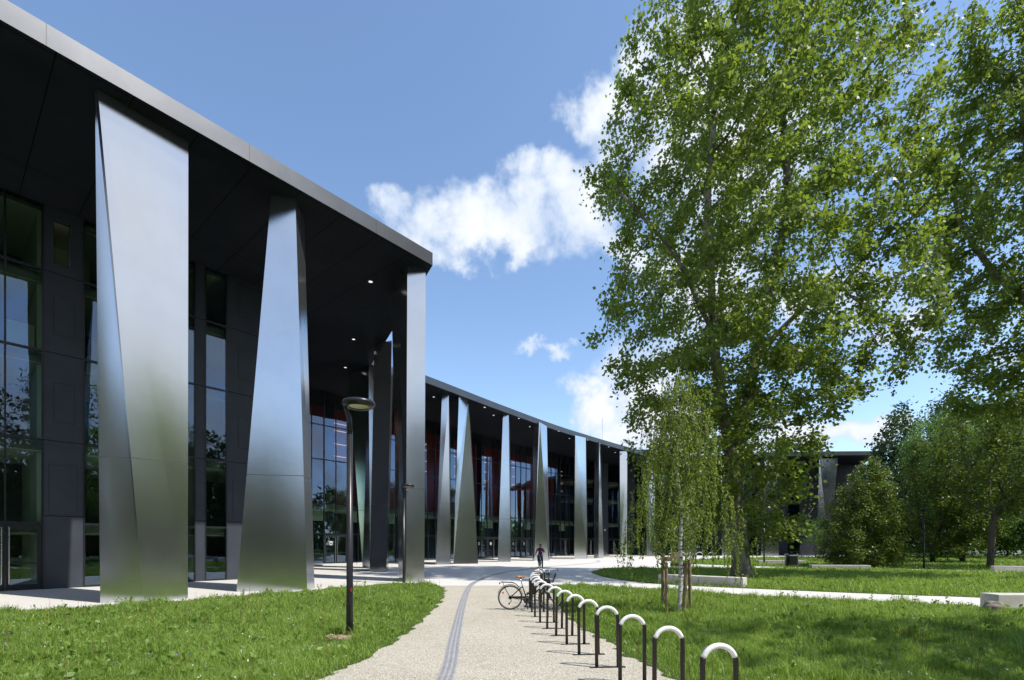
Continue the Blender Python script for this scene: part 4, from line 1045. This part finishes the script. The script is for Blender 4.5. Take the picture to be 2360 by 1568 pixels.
def bench(label, a, b_, h, dep=.5, segs=2):
    """long seat of pale concrete blocks from a to b_ (front edge)"""
    a, b_ = Vector(a), Vector(b_); d_ = (b_-a); L = d_.length; ang = math.atan2(d_.y, d_.x)
    root = empty('concrete_bench', a, ang); tag(root, label, 'bench', 'concrete benches along the paths')
    for k in range(segs): MB().box(L*k/segs+.006, 0, -.03, L*(k+1)/segs-.006, dep, h).build('block', M['concrete_block'], root, bevel=.014)
    return root
bench('long concrete bench in front of the thick plane trunk, weeds at its foot', gp(1517,1344), gp(1713,1355), .40, .5)
bench('concrete bench at the right edge of the photograph with a rock leaning on it', gp(2300,1407), gp(2560,1409), .42, .55)
bench('low concrete bench by the path right of the black litter bin', gp(1871,1313.5), gp(2008,1314.5), .33, .5)
bench('farthest concrete bench behind the lamp post and the litter bin', gp(1749,1302.5), gp(1857,1303), .40, .5)
bench('concrete bench under the dark trees by the far path at the right edge', gp(2291,1316.5), gp(2440,1319), .34, .5)
bm = bmesh.new(); bmesh.ops.create_icosphere(bm, subdivisions=3, radius=1); rs = np.random.default_rng(4)
for v in bm.verts: v.co = Vector((v.co.x*.24, v.co.y*.20, v.co.z*.19))*(1+.12*math.sin(v.co.x*5+1)*math.cos(v.co.y*4+v.co.z*3)+rs.normal(scale=.015))
me = bpy.data.meshes.new('rock'); bm.to_mesh(me); bm.free(); me.materials.append(M['rock'])
p = gp(2287,1411); o = link(bpy.data.objects.new('rock', me)); o.location = (p.x-.02, p.y-.1, .12); tag(o, 'rounded brown rock lying against the right edge bench', 'rock')

# litter bin: two flat posts with a dark box hung between them, and a single post beside it
p = gp(1826, 1311.5); root = empty('litter_bin', p); tag(root, 'dark litter bin hung between two flat grey posts', 'litter bin')
for sx in (-1, 1): MB().box(sx*.36-.055, -.05, -.05, sx*.36+.055, .05, 1.1).build('post', M['bin_metal'], root, bevel=.008)
MB().box(-.30, -.18, .30, .30, .18, .92).build('bin_body', M['mullion'], root, bevel=.02); MB().box(-.30,-.19,.922,.30,.19,1.0).build('lid', M['bin_metal'], root, bevel=.02)
p = gp(1812, 1311.5); root = empty('bollard', p); tag(root, 'slim flat grey and black bollard left of the litter bin', 'bollard')
MB().box(-.10,-.05,-.05,-.012,.05,1.1).build('post', M['bin_metal'], root, bevel=.006); MB().box(-.011,-.06,-.05,.10,.06,1.06).build('face_plate', M['mullion'], root, bevel=.006)
# slatted timber bin beyond the birch
p = gp(1556, 1295.5); root = empty('timber_bin', p); tag(root, 'square litter bin clad in upright brown timber slats', 'litter bin')
MB().box(-.32,-.32,.0,.32,.32,1.0).build('liner', M['mullion'], root)
for k in range(6):
    x = -.34 + k*.116; MB().box(x, -.36, .03, x+.10, -.325, 1.02).build('slat', M['planter_wood'], root); MB().box(x, .325, .03, x+.10, .36, 1.02).build('slat', M['planter_wood'], root)
for sx in (-1, 1):
    for k in range(6): y = -.32 + k*.108; MB().box(min(sx*.325, sx*.36), y, .03, max(sx*.325, sx*.36), y+.095, 1.02).build('slat', M['planter_wood'], root)
MB().lathe([(.17,1.03),(.18,1.18),(.001,1.24)], 14).build('hood', M['mullion'], root, True)

# bicycle hoops
def hoop(label, loc, rz, wd=.155, H=.885, r=.0245, group='bicycle hoops along the gravel path', plate=True):
    root = empty('bicycle_hoop', loc, rz); tag(root, label, 'bicycle rack', group)
    zc = H - r - wd; cut = R(20)
    for sx in (-1, 1):
        pts = [(sx*wd,0,-.1),(sx*wd,0,zc)] + [(sx*wd*math.cos(a_),0,zc+wd*math.sin(a_)) for a_ in np.linspace(0, cut, 5)[1:]]
        MB().tube(pts, r, 12).build('leg', M['rack_black'], root, True)
    MB().tube([(wd*math.cos(a_),0,zc+wd*math.sin(a_)) for a_ in np.linspace(cut, math.pi-cut, 22)], r*1.012, 14).build('arch', M['rack_white'], root, True)
    if plate: MB().box(-wd-.10,-.035,.004,wd+.10,.035,.013).build('base_plate', M['rack_black'], root)
    return root
def dup(root, loc, rz, label):
    r = root.copy(); COL.objects.link(r); r.location = loc; r.rotation_euler = (0,0,rz); r['label'] = label
    for ch in root.children:
        c = ch.copy(); COL.objects.link(c); c.parent = r
        for g_ in ch.children: d_ = g_.copy(); COL.objects.link(d_); d_.parent = c
    return r
HP = [(1.83,4.33),(1.67,5.23),(1.50,6.11),(1.36,6.98),(1.22,7.79),(1.115,8.60),(1.0,9.4),(.885,10.2),(.785,11.0),(.71,11.85),(.67,12.72),(.655,13.6),(.68,14.5),(.73,15.4),(.81,16.3),(.91,17.2),(1.04,18.1)]
ORD = ['nearest','second','third','fourth','fifth','sixth','seventh','eighth','ninth','tenth','eleventh','twelfth','thirteenth','fourteenth','fifteenth','sixteenth','farthest']
proto = None
for i, (x, y) in enumerate(HP):
    a, b_ = HP[max(i-1,0)], HP[min(i+1,len(HP)-1)]; rz = math.atan2(b_[1]-a[1], b_[0]-a[0]) - math.pi/2
    lab = f'black bicycle hoop with white arch, {ORD[i]} in the curving row seen from the near end'
    if i == 0: lab = 'black bicycle hoop with white arch, nearest in the row and cut by the frame'
    if proto is None: proto = hoop(lab, (x,y,0), rz*.6)
    else:
        o_ = dup(proto, (x,y,0), rz*.6 + random.uniform(-.05,.05), lab); o_.rotation_euler.x = random.uniform(-.018,.018); o_.rotation_euler.y = random.uniform(-.015,.015)
far0 = None
FH = [(1549,1294),(1572,1293),(1590,1293),(1596,1292.6),(1612,1292.5),(1640,1292)]
for i, (px, py) in enumerate(FH):
    p = gp(px, py); lab = 'slim bicycle hoop of the distant row, ' + ('left of the timber bin', 'just right of the timber bin', 'third from the timber bin', 'fourth from the timber bin', 'fifth from the timber bin', 'last on the right')[i]
    if far0 is None: far0 = hoop(lab, p, 0, .40, .95, .03, 'bicycle hoops before the far wing', False)
    else: dup(far0, p, 0, lab)

# bicycles
def bicycle(label, loc, rz, grip, saddle, basket=True, rack=True, lean=0.0, steer=0.0, name='bicycle'):
    root = empty(name, loc, rz); root.rotation_euler = (lean, 0, rz); tag(root, label, 'bicycle')
    WR, FX = .33, 1.08
    def wheel(x, y=0, ang=0):
        Mw = Matrix.Translation((x, 0, WR)) @ Matrix.Rotation(ang, 4, 'Z')
        wb = MB().lathe([(.001,.03),(.03,.03),(.03,-.03),(.001,-.03)], 12, Mw @ Matrix.Rotation(R(90),4,'X')); wh = wb.build('wheel', M['bike_black'], root, True)
        t_ = MB(); t_.lathe([(WR-.019+.019*math.cos(a_), .019*math.sin(a_)) for a_ in np.linspace(0, 2*math.pi, 9)[:-1]], 48, Mw @ Matrix.Rotation(R(90),4,'X'), True); t_.build('tyre', M['tyre'], wh, True)
        t_ = MB(); t_.lathe([(WR-.048,-.011),(WR-.034,-.012),(WR-.034,.012),(WR-.048,.011)], 48, Mw @ Matrix.Rotation(R(90),4,'X'), True); t_.build('rim', M['chrome'], wh)
        t_ = MB()
        for k in range(28):
            a_ = 2*math.pi*k/28; t_.tube([Mw @ Vector((.028*math.cos(a_+.5), .02*(-1)**k, .028*math.sin(a_+.5))), Mw @ Vector(((WR-.04)*math.cos(a_), 0, (WR-.04)*math.sin(a_)))], .0011, 3, False)
        t_.build('spokes', M['chrome'], wh)
        a_ = 2.55; c = Mw @ Vector((.23*math.cos(a_), .004, .23*math.sin(a_))); MB().lathe([(.001,-.006),(.022,-.006),(.028,0),(.022,.006),(.001,.006)], 10, Matrix.Translation(c) @ Matrix.Rotation(R(90),4,'X')).build('reflector', M['orange_plastic'], wh)
    wheel(0); wheel(FX, 0, steer)
    bb = Vector((.45,0,.27)); seat = Vector((.33,0,.62)); head_t, head_b = Vector((.82,0,.80)), Vector((.865,0,.63))
    mb = MB(); mb.tube([bb, seat], .017, 10); mb.tube([bb, Vector((.60,0,.34)), Vector((.74,0,.52)), head_b], .020, 10); mb.tube([bb+(seat-bb)*.35, Vector((.62,0,.50)), head_t-Vector((-.012,0,.05))], .014, 10)
    mb.tube([head_b, head_t], .022, 10)
    for sy in (-1, 1):
        mb.tube([Vector((0,sy*.06,WR)), Vector((.2,sy*.055,.30)), bb+Vector((0,sy*.02,0))], .010, 8); mb.tube([Vector((0,sy*.06,WR)), Vector((.30,sy*.04,.60)), seat], .009, 8)
    fr = mb.build('frame', M['bike_black'], root, True)
    mb = MB(); Ms = Matrix.Translation((FX,0,0)) @ Matrix.Rotation(steer,4,'Z') @ Matrix.Translation((-FX,0,0))
    for sy in (-1, 1): mb.tube([Ms @ Vector((.875,sy*.045,.60)), Ms @ Vector((.93,sy*.052,.50)), Ms @ Vector((FX,sy*.055,WR))], .012, 8)
    mb.tube([(.875,-.05,.605),(.875,.05,.605)], .014, 8); mb.build('fork', M['bike_black'], root, True)
    # seat post and saddle
    mb = MB(); mb.tube([seat, (.275,0,.86)], .013, 8); mb.build('seat_post', M['chrome'], root, True)
    sv = []; sf = []; prof = [(-.13,.075,.0),(-.11,.095,.012),(-.05,.085,.012),(.02,.045,.004),(.08,.026,.004),(.135,.018,.002)]
    for x, hw, dz in prof: sv += [(.27+x, -hw, .875+dz*.3), (.27+x, -hw*.6, .905+dz), (.27+x, 0, .91+dz), (.27+x, hw*.6, .905+dz), (.27+x, hw, .875+dz*.3), (.27+x, 0, .855)]
    for i in range(len(prof)-1):
        for k in range(6): sf.append((i*6+k, (i+1)*6+k, (i+1)*6+(k+1)%6, i*6+(k+1)%6))
    sf += [tuple(range(6)), tuple(reversed(range(30,36)))]
    so = obj_from('saddle', sv, sf, M[saddle], root, True); sm = so.modifiers.new('round', 'SUBSURF'); sm.levels = 1; sm.render_levels = 2
    # handlebar, stem, grips
    mb = MB(); mb.tube([head_t, (.79,0,.93),(.83,0,.97)], .013, 8); mb.tube([(.66,-.28,1.0),(.74,-.27,1.0),(.82,-.15,.985),(.84,0,.975),(.82,.15,.985),(.74,.27,1.0),(.66,.28,1.0)], .011, 8)
    hb_ = mb.build('handlebar', M['chrome'], root, True)
    for sy in (-1, 1):
        MB().tube([(.76,sy*.268,1.0),(.64,sy*.282,1.0)], .018, 10).build('grip', M[grip], hb_, True)
        MB().tube([(.77,sy*.26,.985),(.83,sy*.24,.96),(.70,sy*.30,.955)], .006, 6).build('brake_lever', M['bike_black'], hb_)
        mb = MB(); mb.tube([(.80,sy*.2,.985),(.90,sy*.1,.95),(.90,0,.75),(.87,0,.62)], .004, 5); mb.build('cable', M['bike_black'], hb_)
    # mudguards, carrier, lights
    def guard(x, a0, a1):
        v = []; f = []; n = 20
        for i in range(n):
            a_ = a0+(a1-a0)*i/(n-1)
            for (dy, dr) in ((-.028,.016),(-.014,.026),(.014,.026),(.028,.016)): v.append((x+(WR+dr)*math.cos(a_), dy, WR+(WR+dr)*math.sin(a_)))
        for i in range(n-1):
            for k in range(3): f.append((i*4+k, i*4+k+1, i*4+k+5, i*4+k+4))
        o = obj_from('mudguard', v, f, M['bike_black'], root, True); sd = o.modifiers.new('thick', 'SOLIDIFY'); sd.thickness = .003
    guard(0, R(10), R(162)); guard(FX, R(50), R(160))
    if rack:
        mb = MB()
        for sy in (-1, 1): mb.tube([(-.25,sy*.055,.745),(.05,sy*.06,.735),(.14,sy*.055,.70),(.28,sy*.02,.585)], .007, 6); mb.tube([(-.20,sy*.058,.74),(-.15,sy*.062,.60),(0,sy*.068,WR)], .007, 6)
        for x in (-.25,-.17,-.09,0,.07): mb.tube([(x,-.058,.742),(x,.058,.742)], .005, 6)
        ck = mb.build('carrier', M['bike_black'], root, True)
        MB().box(-.30,-.035,.69,-.262,.035,.735).build('rear_light', M['red_plastic'], root, bevel=.006)
    mb = MB(); mb.lathe([(.001,-.004),(.105,-.004),(.105,.004),(.001,.004)], 28, Matrix.Translation((.45,-.05,.27)) @ Matrix.Rotation(R(90),4,'X')); mb.box(.05,-.055,.315,.45,-.045,.372); mb.build('chain_guard', M['bike_black'], root)
    mb = MB(); mb.ring((.45,-.058,.27),(0,1,0),.062,.005,24,6); mb.build('chainring', M['chrome'], root, True)
    for sy, s_ in ((-1, -1), (1, 1)):
        mb = MB(); e = bb+Vector((.04*s_, sy*.085, .165*s_)); mb.tube([bb+Vector((0,sy*.07,0)), e], .009, 6); cr = mb.build('crank', M['bike_black'], root)
        MB().box(e.x-.045, min(e.y, e.y+sy*.09), e.z-.012, e.x+.045, max(e.y, e.y+sy*.09), e.z+.012).build('pedal', M['bike_black'], cr, bevel=.004)
    mb = MB(); mb.lathe([(.001,-.02),(.05,-.02),(.035,.0),(.03,.02)], 16, Matrix.Translation((0,-.045,WR)) @ Matrix.Rotation(R(90),4,'X')); mb.tube([(0,-.06,WR),(.03,-.06,.25),(-.03,-.06,.17)], .011, 6); mb.lathe([(.001,-.008),(.024,-.008),(.024,.008),(.001,.008)], 10, Matrix.Translation((-.03,-.06,.17)) @ Matrix.Rotation(R(90),4,'X')); mb.build('derailleur', M['bike_black'], root)
    MB().tube([(.42,-.05,.27),(.47,-.16,.015)], .010, 6).build('kickstand', M['bike_black'], root)
    if basket:
        mb = MB(); T0, T1 = (.90,1.22,-.17,.17,.96), (.95,1.14,-.12,.12,.74)
        def lev(f): return [T1[i]+(T0[i]-T1[i])*f for i in range(5)]
        for f in np.linspace(0,1,8):
            x0,x1,y0,y1,z = lev(f); mb.tube([(x0,y0,z),(x1,y0,z+.02*f),(x1,y1,z+.02*f),(x0,y1,z),(x0,y0,z)], .0035 if 0 < f < 1 else .006, 5)
        for k in range(9):
            q = k/8
            for (c0, c1) in ((lambda L:(L[0]+(L[1]-L[0])*q, L[2], L[4]), 0),(lambda L:(L[0]+(L[1]-L[0])*q, L[3], L[4]), 0),(lambda L:(L[0], L[2]+(L[3]-L[2])*q, L[4]), 0),(lambda L:(L[1], L[2]+(L[3]-L[2])*q, L[4]), 0)):
                mb.tube([c0(lev(0)), c0(lev(1))], .003, 4)
        mb.build('basket', M['bike_black'], root)
    cu = bpy.data.curves.new('lettering', 'FONT'); cu.body = 'oma'; cu.size = .075; cu.extrude = .001
    tmp = bpy.data.objects.new('tmp', cu); COL.objects.link(tmp); bpy.context.view_layer.update()
    me = bpy.data.meshes.new_from_object(tmp.evaluated_get(bpy.context.evaluated_depsgraph_get())); bpy.data.objects.remove(tmp)
    a_ = math.atan2(.18, .14); me.transform(Matrix.Translation((.615,-.022,.345)) @ Matrix.Rotation(-a_,4,'Y') @ Matrix.Rotation(R(90),4,'X')); me.materials.clear(); me.materials.append(M['white_paint'])
    link(bpy.data.objects.new('lettering', me), fr)
    return root
p = gp(1176, 1401)
bicycle('black city bicycle with brown saddle and wire basket parked among the hoops', (p.x, 13.16, 0.008), R(1), 'leather', 'leather', True, True, R(2))
bicycle('second bicycle with brown grips standing behind the parked black bicycle', (1.02, 14.3, 0.002), R(84), 'leather', 'bike_black', False, True, R(2))
p = gp(1576, 1292.5); bicycle('distant black bicycle locked to a slim hoop before the far wing', (p.x-.5, p.y+.3, 0.002), R(8), 'bike_black', 'bike_black', False, True)
CYX, CYY = 2.06, 36.2
HEAD = math.atan2(-1, -.13)
cyc = bicycle('dark bicycle with a handlebar basket under the rider on the plaza', (CYX+.06, CYY+.42, 0.002), HEAD, 'bike_black', 'bike_black', True, False, 0, R(14))

# the rider ---------------------------------------------------------------
def person():
    root = empty('person', (CYX, CYY, 0)); tag(root, 'person in maroon shirt and navy trousers astride a bicycle, looking down at a phone', 'person')
    J_ = dict(pelvis=(.03,0,.98,.125), waist=(.03,.02,1.12,.120), chest=(.03,.07,1.33,.145), collar=(.03,.10,1.48,.085), neck=(.03,.14,1.56,.055), chin=(.03,.17,1.62,.075), skull=(.03,.17,1.71,.092), crown=(.03,.15,1.77,.060),
      ls=(.20,.08,1.46,.062), le=(.31,.16,1.21,.047), lw=(.15,.33,1.24,.031), rs=(-.14,.10,1.46,.062), re=(-.27,.25,1.24,.047), rw=(-.35,.44,1.06,.031),
      lh=(.12,.0,.95,.098), lk=(.17,.10,.52,.062), la=(.18,-.02,.10,.042), lt=(.19,.14,.04,.036), rh=(-.07,.02,.95,.098), rk=(-.14,.36,.74,.064), ra=(-.10,.22,.36,.043), rt=(-.11,.37,.31,.036), nose=(.03,.262,1.655,.016))
    E_ = [('pelvis','waist'),('waist','chest'),('chest','collar'),('collar','neck'),('neck','chin'),('chin','skull'),('skull','crown'),('collar','ls'),('ls','le'),('le','lw'),('collar','rs'),('rs','re'),('re','rw'),('pelvis','lh'),('lh','lk'),('lk','la'),('la','lt'),('pelvis','rh'),('rh','rk'),('rk','ra'),('ra','rt'),('chin','nose')]
    ks = list(J_); f = lambda q: (q[0], -q[1], q[2])
    me = bpy.data.meshes.new('body'); me.from_pydata([f(J_[k]) for k in ks], [(ks.index(a_), ks.index(b_)) for a_, b_ in E_], []); o = link(bpy.data.objects.new('body', me))
    sk = o.modifiers.new('skin', 'SKIN'); sk.use_smooth_shade = True
    for k in ('ls','le','rs','re','chest','waist','collar','lh','rh','lk','rk','la','ra','pelvis'): J_[k] = (*J_[k][:3], J_[k][3]*1.22)
    for i, k in enumerate(ks): me.skin_vertices[0].data[i].radius = (J_[k][3], J_[k][3]*(.75 if k in ('waist','chest','pelvis') else 1)); me.skin_vertices[0].data[i].use_root = (k == 'pelvis')
    ss_ = o.modifiers.new('sub', 'SUBSURF'); ss_.levels = 2
    bpy.context.view_layer.update(); m2 = bpy.data.meshes.new_from_object(o.evaluated_get(bpy.context.evaluated_depsgraph_get())); bpy.data.objects.remove(o)
    for m_ in ('skin','maroon_shirt','navy_trousers','dark_shoe'): m2.materials.append(M[m_])
    for pl in m2.polygons:
        c = pl.center; z = c.z; x = c.x-.03
        foot = (c - Vector(f(J_['lt']))).length < .13 or (c - Vector(f(J_['rt']))).length < .13
        wrist = min((c-Vector(f(J_['lw']))).length, (c-Vector(f(J_['rw']))).length) < .05
        pl.material_index = 3 if foot else 0 if (z > 1.535 and abs(x) < .12) or wrist else 1 if z > 1.03 or abs(x) > .24 else 2
        pl.use_smooth = True
    link(bpy.data.objects.new('body', m2), root)
    # hair cap, ears and eyes
    bm = bmesh.new(); bmesh.ops.create_uvsphere(bm, u_segments=20, v_segments=14, radius=1)
    for v in bm.verts: v.co = Vector((v.co.x*.100, v.co.y*.108, v.co.z*.098))
    bmesh.ops.bisect_plane(bm, geom=bm.verts[:]+bm.edges[:]+bm.faces[:], plane_co=(0,-.02,.045), plane_no=(0,.8,1), clear_inner=True)
    hm = bpy.data.meshes.new('hair'); bm.to_mesh(hm); bm.free(); hm.materials.append(M['hair']); ho = link(bpy.data.objects.new('hair', hm), root); ho.location = f((.03,.155,1.735)); ho.rotation_euler = (R(12),0,0)
    for sx in (-1, 1):
        MB().lathe([(.001,-.006),(.008,0),(.001,.006)], 8, Matrix.Translation(f((.03+sx*.03,.252,1.685)))).build('eye', M['hair'], root, True)
        MB().lathe([(.001,-.03),(.018,0),(.001,.03)], 8, Matrix.Translation(f((.03+sx*.095,.16,1.69)))).build('ear', M['skin'], root, True)
    MB().tube([f((.005,.249,1.617)), f((.055,.249,1.617))], .0045, 6).build('mouth', M['maroon_shirt'], root)
    def hand(w_, d_, name='hand'):
        w_ = Vector(f(w_)); d_ = Vector(f(d_)).normalized(); sd = d_.cross(Vector((0,0,1))).normalized(); up = sd.cross(d_); mb = MB()
        mb.tube([w_ - d_*.02, w_ + d_*.03, w_ + d_*.085], [.026,.036,.034], 10)
        for k, L in enumerate((.062,.072,.068,.052)):
            b_ = w_ + d_*.08 + sd*(k-1.5)*.019; mb.tube([b_, b_ + d_*L*.5 - up*.008, b_ + d_*L*.75 - up*.03, b_ + d_*L*.6 - up*.05], [.0095,.009,.0085,.007], 6)
        mb.tube([w_ + d_*.02 + sd*-.03, w_ + d_*.05 - sd*.05 - up*.01, w_ + d_*.085 - sd*.05 - up*.025], [.012,.0105,.009], 6)
        return mb.build(name, M['skin'], root, True)
    hand((.15,.33,1.24), (-.75,.45,.18)); hand((-.35,.44,1.06), (-.25,.9,-.35))
    ph = MB().box(-.036,-.005,-.07,.036,.005,.07).build('phone', M['mullion'], None, bevel=.006); ph.location = f((.065,.415,1.285)); ph.rotation_euler = (R(-50),0,R(20)); tag(ph, 'dark phone held in the left hand of the rider', 'phone')
person()

# ------------------------------------------------------------------ beyond the trees: parked cars and a pale house
def car(label, loc, rz, paint):
    root = empty('parked_car', loc, rz); tag(root, label, 'car', 'cars parked beyond the park')
    def loft(prof, hw, tuck):
        v = []; n = len(prof)
        for sy in (-1, 1): v += [(x, sy*(hw - tuck*max(0, (z-.85))*1.0), z) for x, z in prof]
        return v, [tuple(reversed(range(n))), tuple(range(n, 2*n))] + [(i, (i+1)%n, n+(i+1)%n, n+i) for i in range(n)]
    v, f = loft([(-2.05,.32),(2.05,.32),(2.12,.55),(2.02,.76),(1.15,.93),(-1.75,.98),(-2.1,.85),(-2.12,.55)], .87, .15); b_ = obj_from('body', v, f, M[paint], root); bv = b_.modifiers.new('bevel','BEVEL'); bv.width = .06; bv.segments = 3
    v, f = loft([(1.1,.93),(.35,1.40),(-.9,1.46),(-1.75,.98)], .80, .35); g_ = obj_from('window', v, f, M['car_glass'], root)
    v, f = loft([(.33,1.405),(-.88,1.465),(-.88,1.49),(.3,1.435)], .80, .35); obj_from('roof', v, f, M[paint], root)
    for x in (-1.3, 1.3):
        for sy in (-1, 1):
            wm = Matrix.Translation((x, sy*.80, .32)) @ Matrix.Rotation(R(90),4,'X'); wh = MB().lathe([(.001,-.1),(.20,-.1),(.31,-.09),(.32,0),(.31,.09),(.20,.1),(.001,.1)], 20, wm).build('wheel', M['tyre'], root, True); MB().lathe([(.001,-.105),(.19,-.103),(.19,.103),(.001,.105)], 16, wm).build('rim', M['chrome'], wh)
    for sy in (-1, 1): MB().box(2.03, sy*.62-.16, .60, 2.125, sy*.62+.16, .72).build('headlight', M['white_paint'], root, bevel=.02); MB().box(-2.13, sy*.62-.16, .66, -2.05, sy*.62+.16, .82).build('tail_light', M['red_plastic'], root, bevel=.02)
car('silver parked car seen between the trunks at the right edge', (*far_pt(2308, 78), -.05), R(170), 'car_silver')
car('white parked car glimpsed behind the dark trees left of the silver car', (*far_pt(2215, 82), -.05), R(175), 'white_paint')
def house(label, loc, w_, d_, h_, rz):
    root = empty('house', loc, rz); tag(root, label, 'house', 'houses beyond the park')
    MB().box(-w_/2,-d_/2,0,w_/2,d_/2,h_).build('wall', M['far_wall'], root)
    mb = MB(); o_ = .5; r_ = h_+2.6; A_ = [(-w_/2-o_,-d_/2-o_,h_+.01),(w_/2+o_,-d_/2-o_,h_+.01),(w_/2+o_,d_/2+o_,h_+.01),(-w_/2-o_,d_/2+o_,h_+.01),(-w_/2-o_,0,r_),(w_/2+o_,0,r_)]
    n = len(mb.v); mb.v += [Vector(q) for q in A_]; mb.f += [(0,1,5,4),(2,3,4,5),(0,4,3),(1,2,5),(3,2,1,0)]; mb.build('roof', M['roof_tile'], root)
    for fl in range(int(h_//2.9)):
        for k in range(int(w_//2.6)):
            x = -w_/2+1.3+k*2.6; fr = MB().box(x-.55,-d_/2-.04,fl*2.9+.9,x+.55,-d_/2-.003,fl*2.9+2.3).build('window', M['white_paint'], root); MB().box(x-.46,-d_/2-.05,fl*2.9+1,x+.46,-d_/2-.041,fl*2.9+2.2).build('pane', M['car_glass'], fr)
house('pale house behind the parked cars at the right edge', (*far_pt(2330, 105), -.06), 16, 9, 6.2, R(-25))
house('pale house half hidden by the dark trees beside the far wing', (*far_pt(2190, 118), -.06), 14, 9, 6.2, R(-20))
# thicket that closes the view beyond the park
rs = np.random.default_rng(72); pts = []
for k in range(16):
    a_ = R(50 - 30*k/15); d_ = rs.uniform(128, 150); H_ = rs.uniform(9, 14); W_ = rs.uniform(5, 8); n_ = 800
    v = rs.normal(size=(n_,3)); v /= np.linalg.norm(v, axis=1)[:,None]; v *= rs.uniform(.5,1,n_)[:,None]**.5
    pts.append(np.array((d_*math.cos(a_), d_*math.sin(a_), H_*.48)) + v*np.array((W_, W_, H_*.5)))
o_ = leaves('far_treeline', np.concatenate(pts), 1.2, M['acacia_leaf'], LEAF_OVAL, None, .2, .4, None, .4, rs); tag(o_, 'line of leafy trees closing the view beyond the houses', 'trees', kind='stuff')
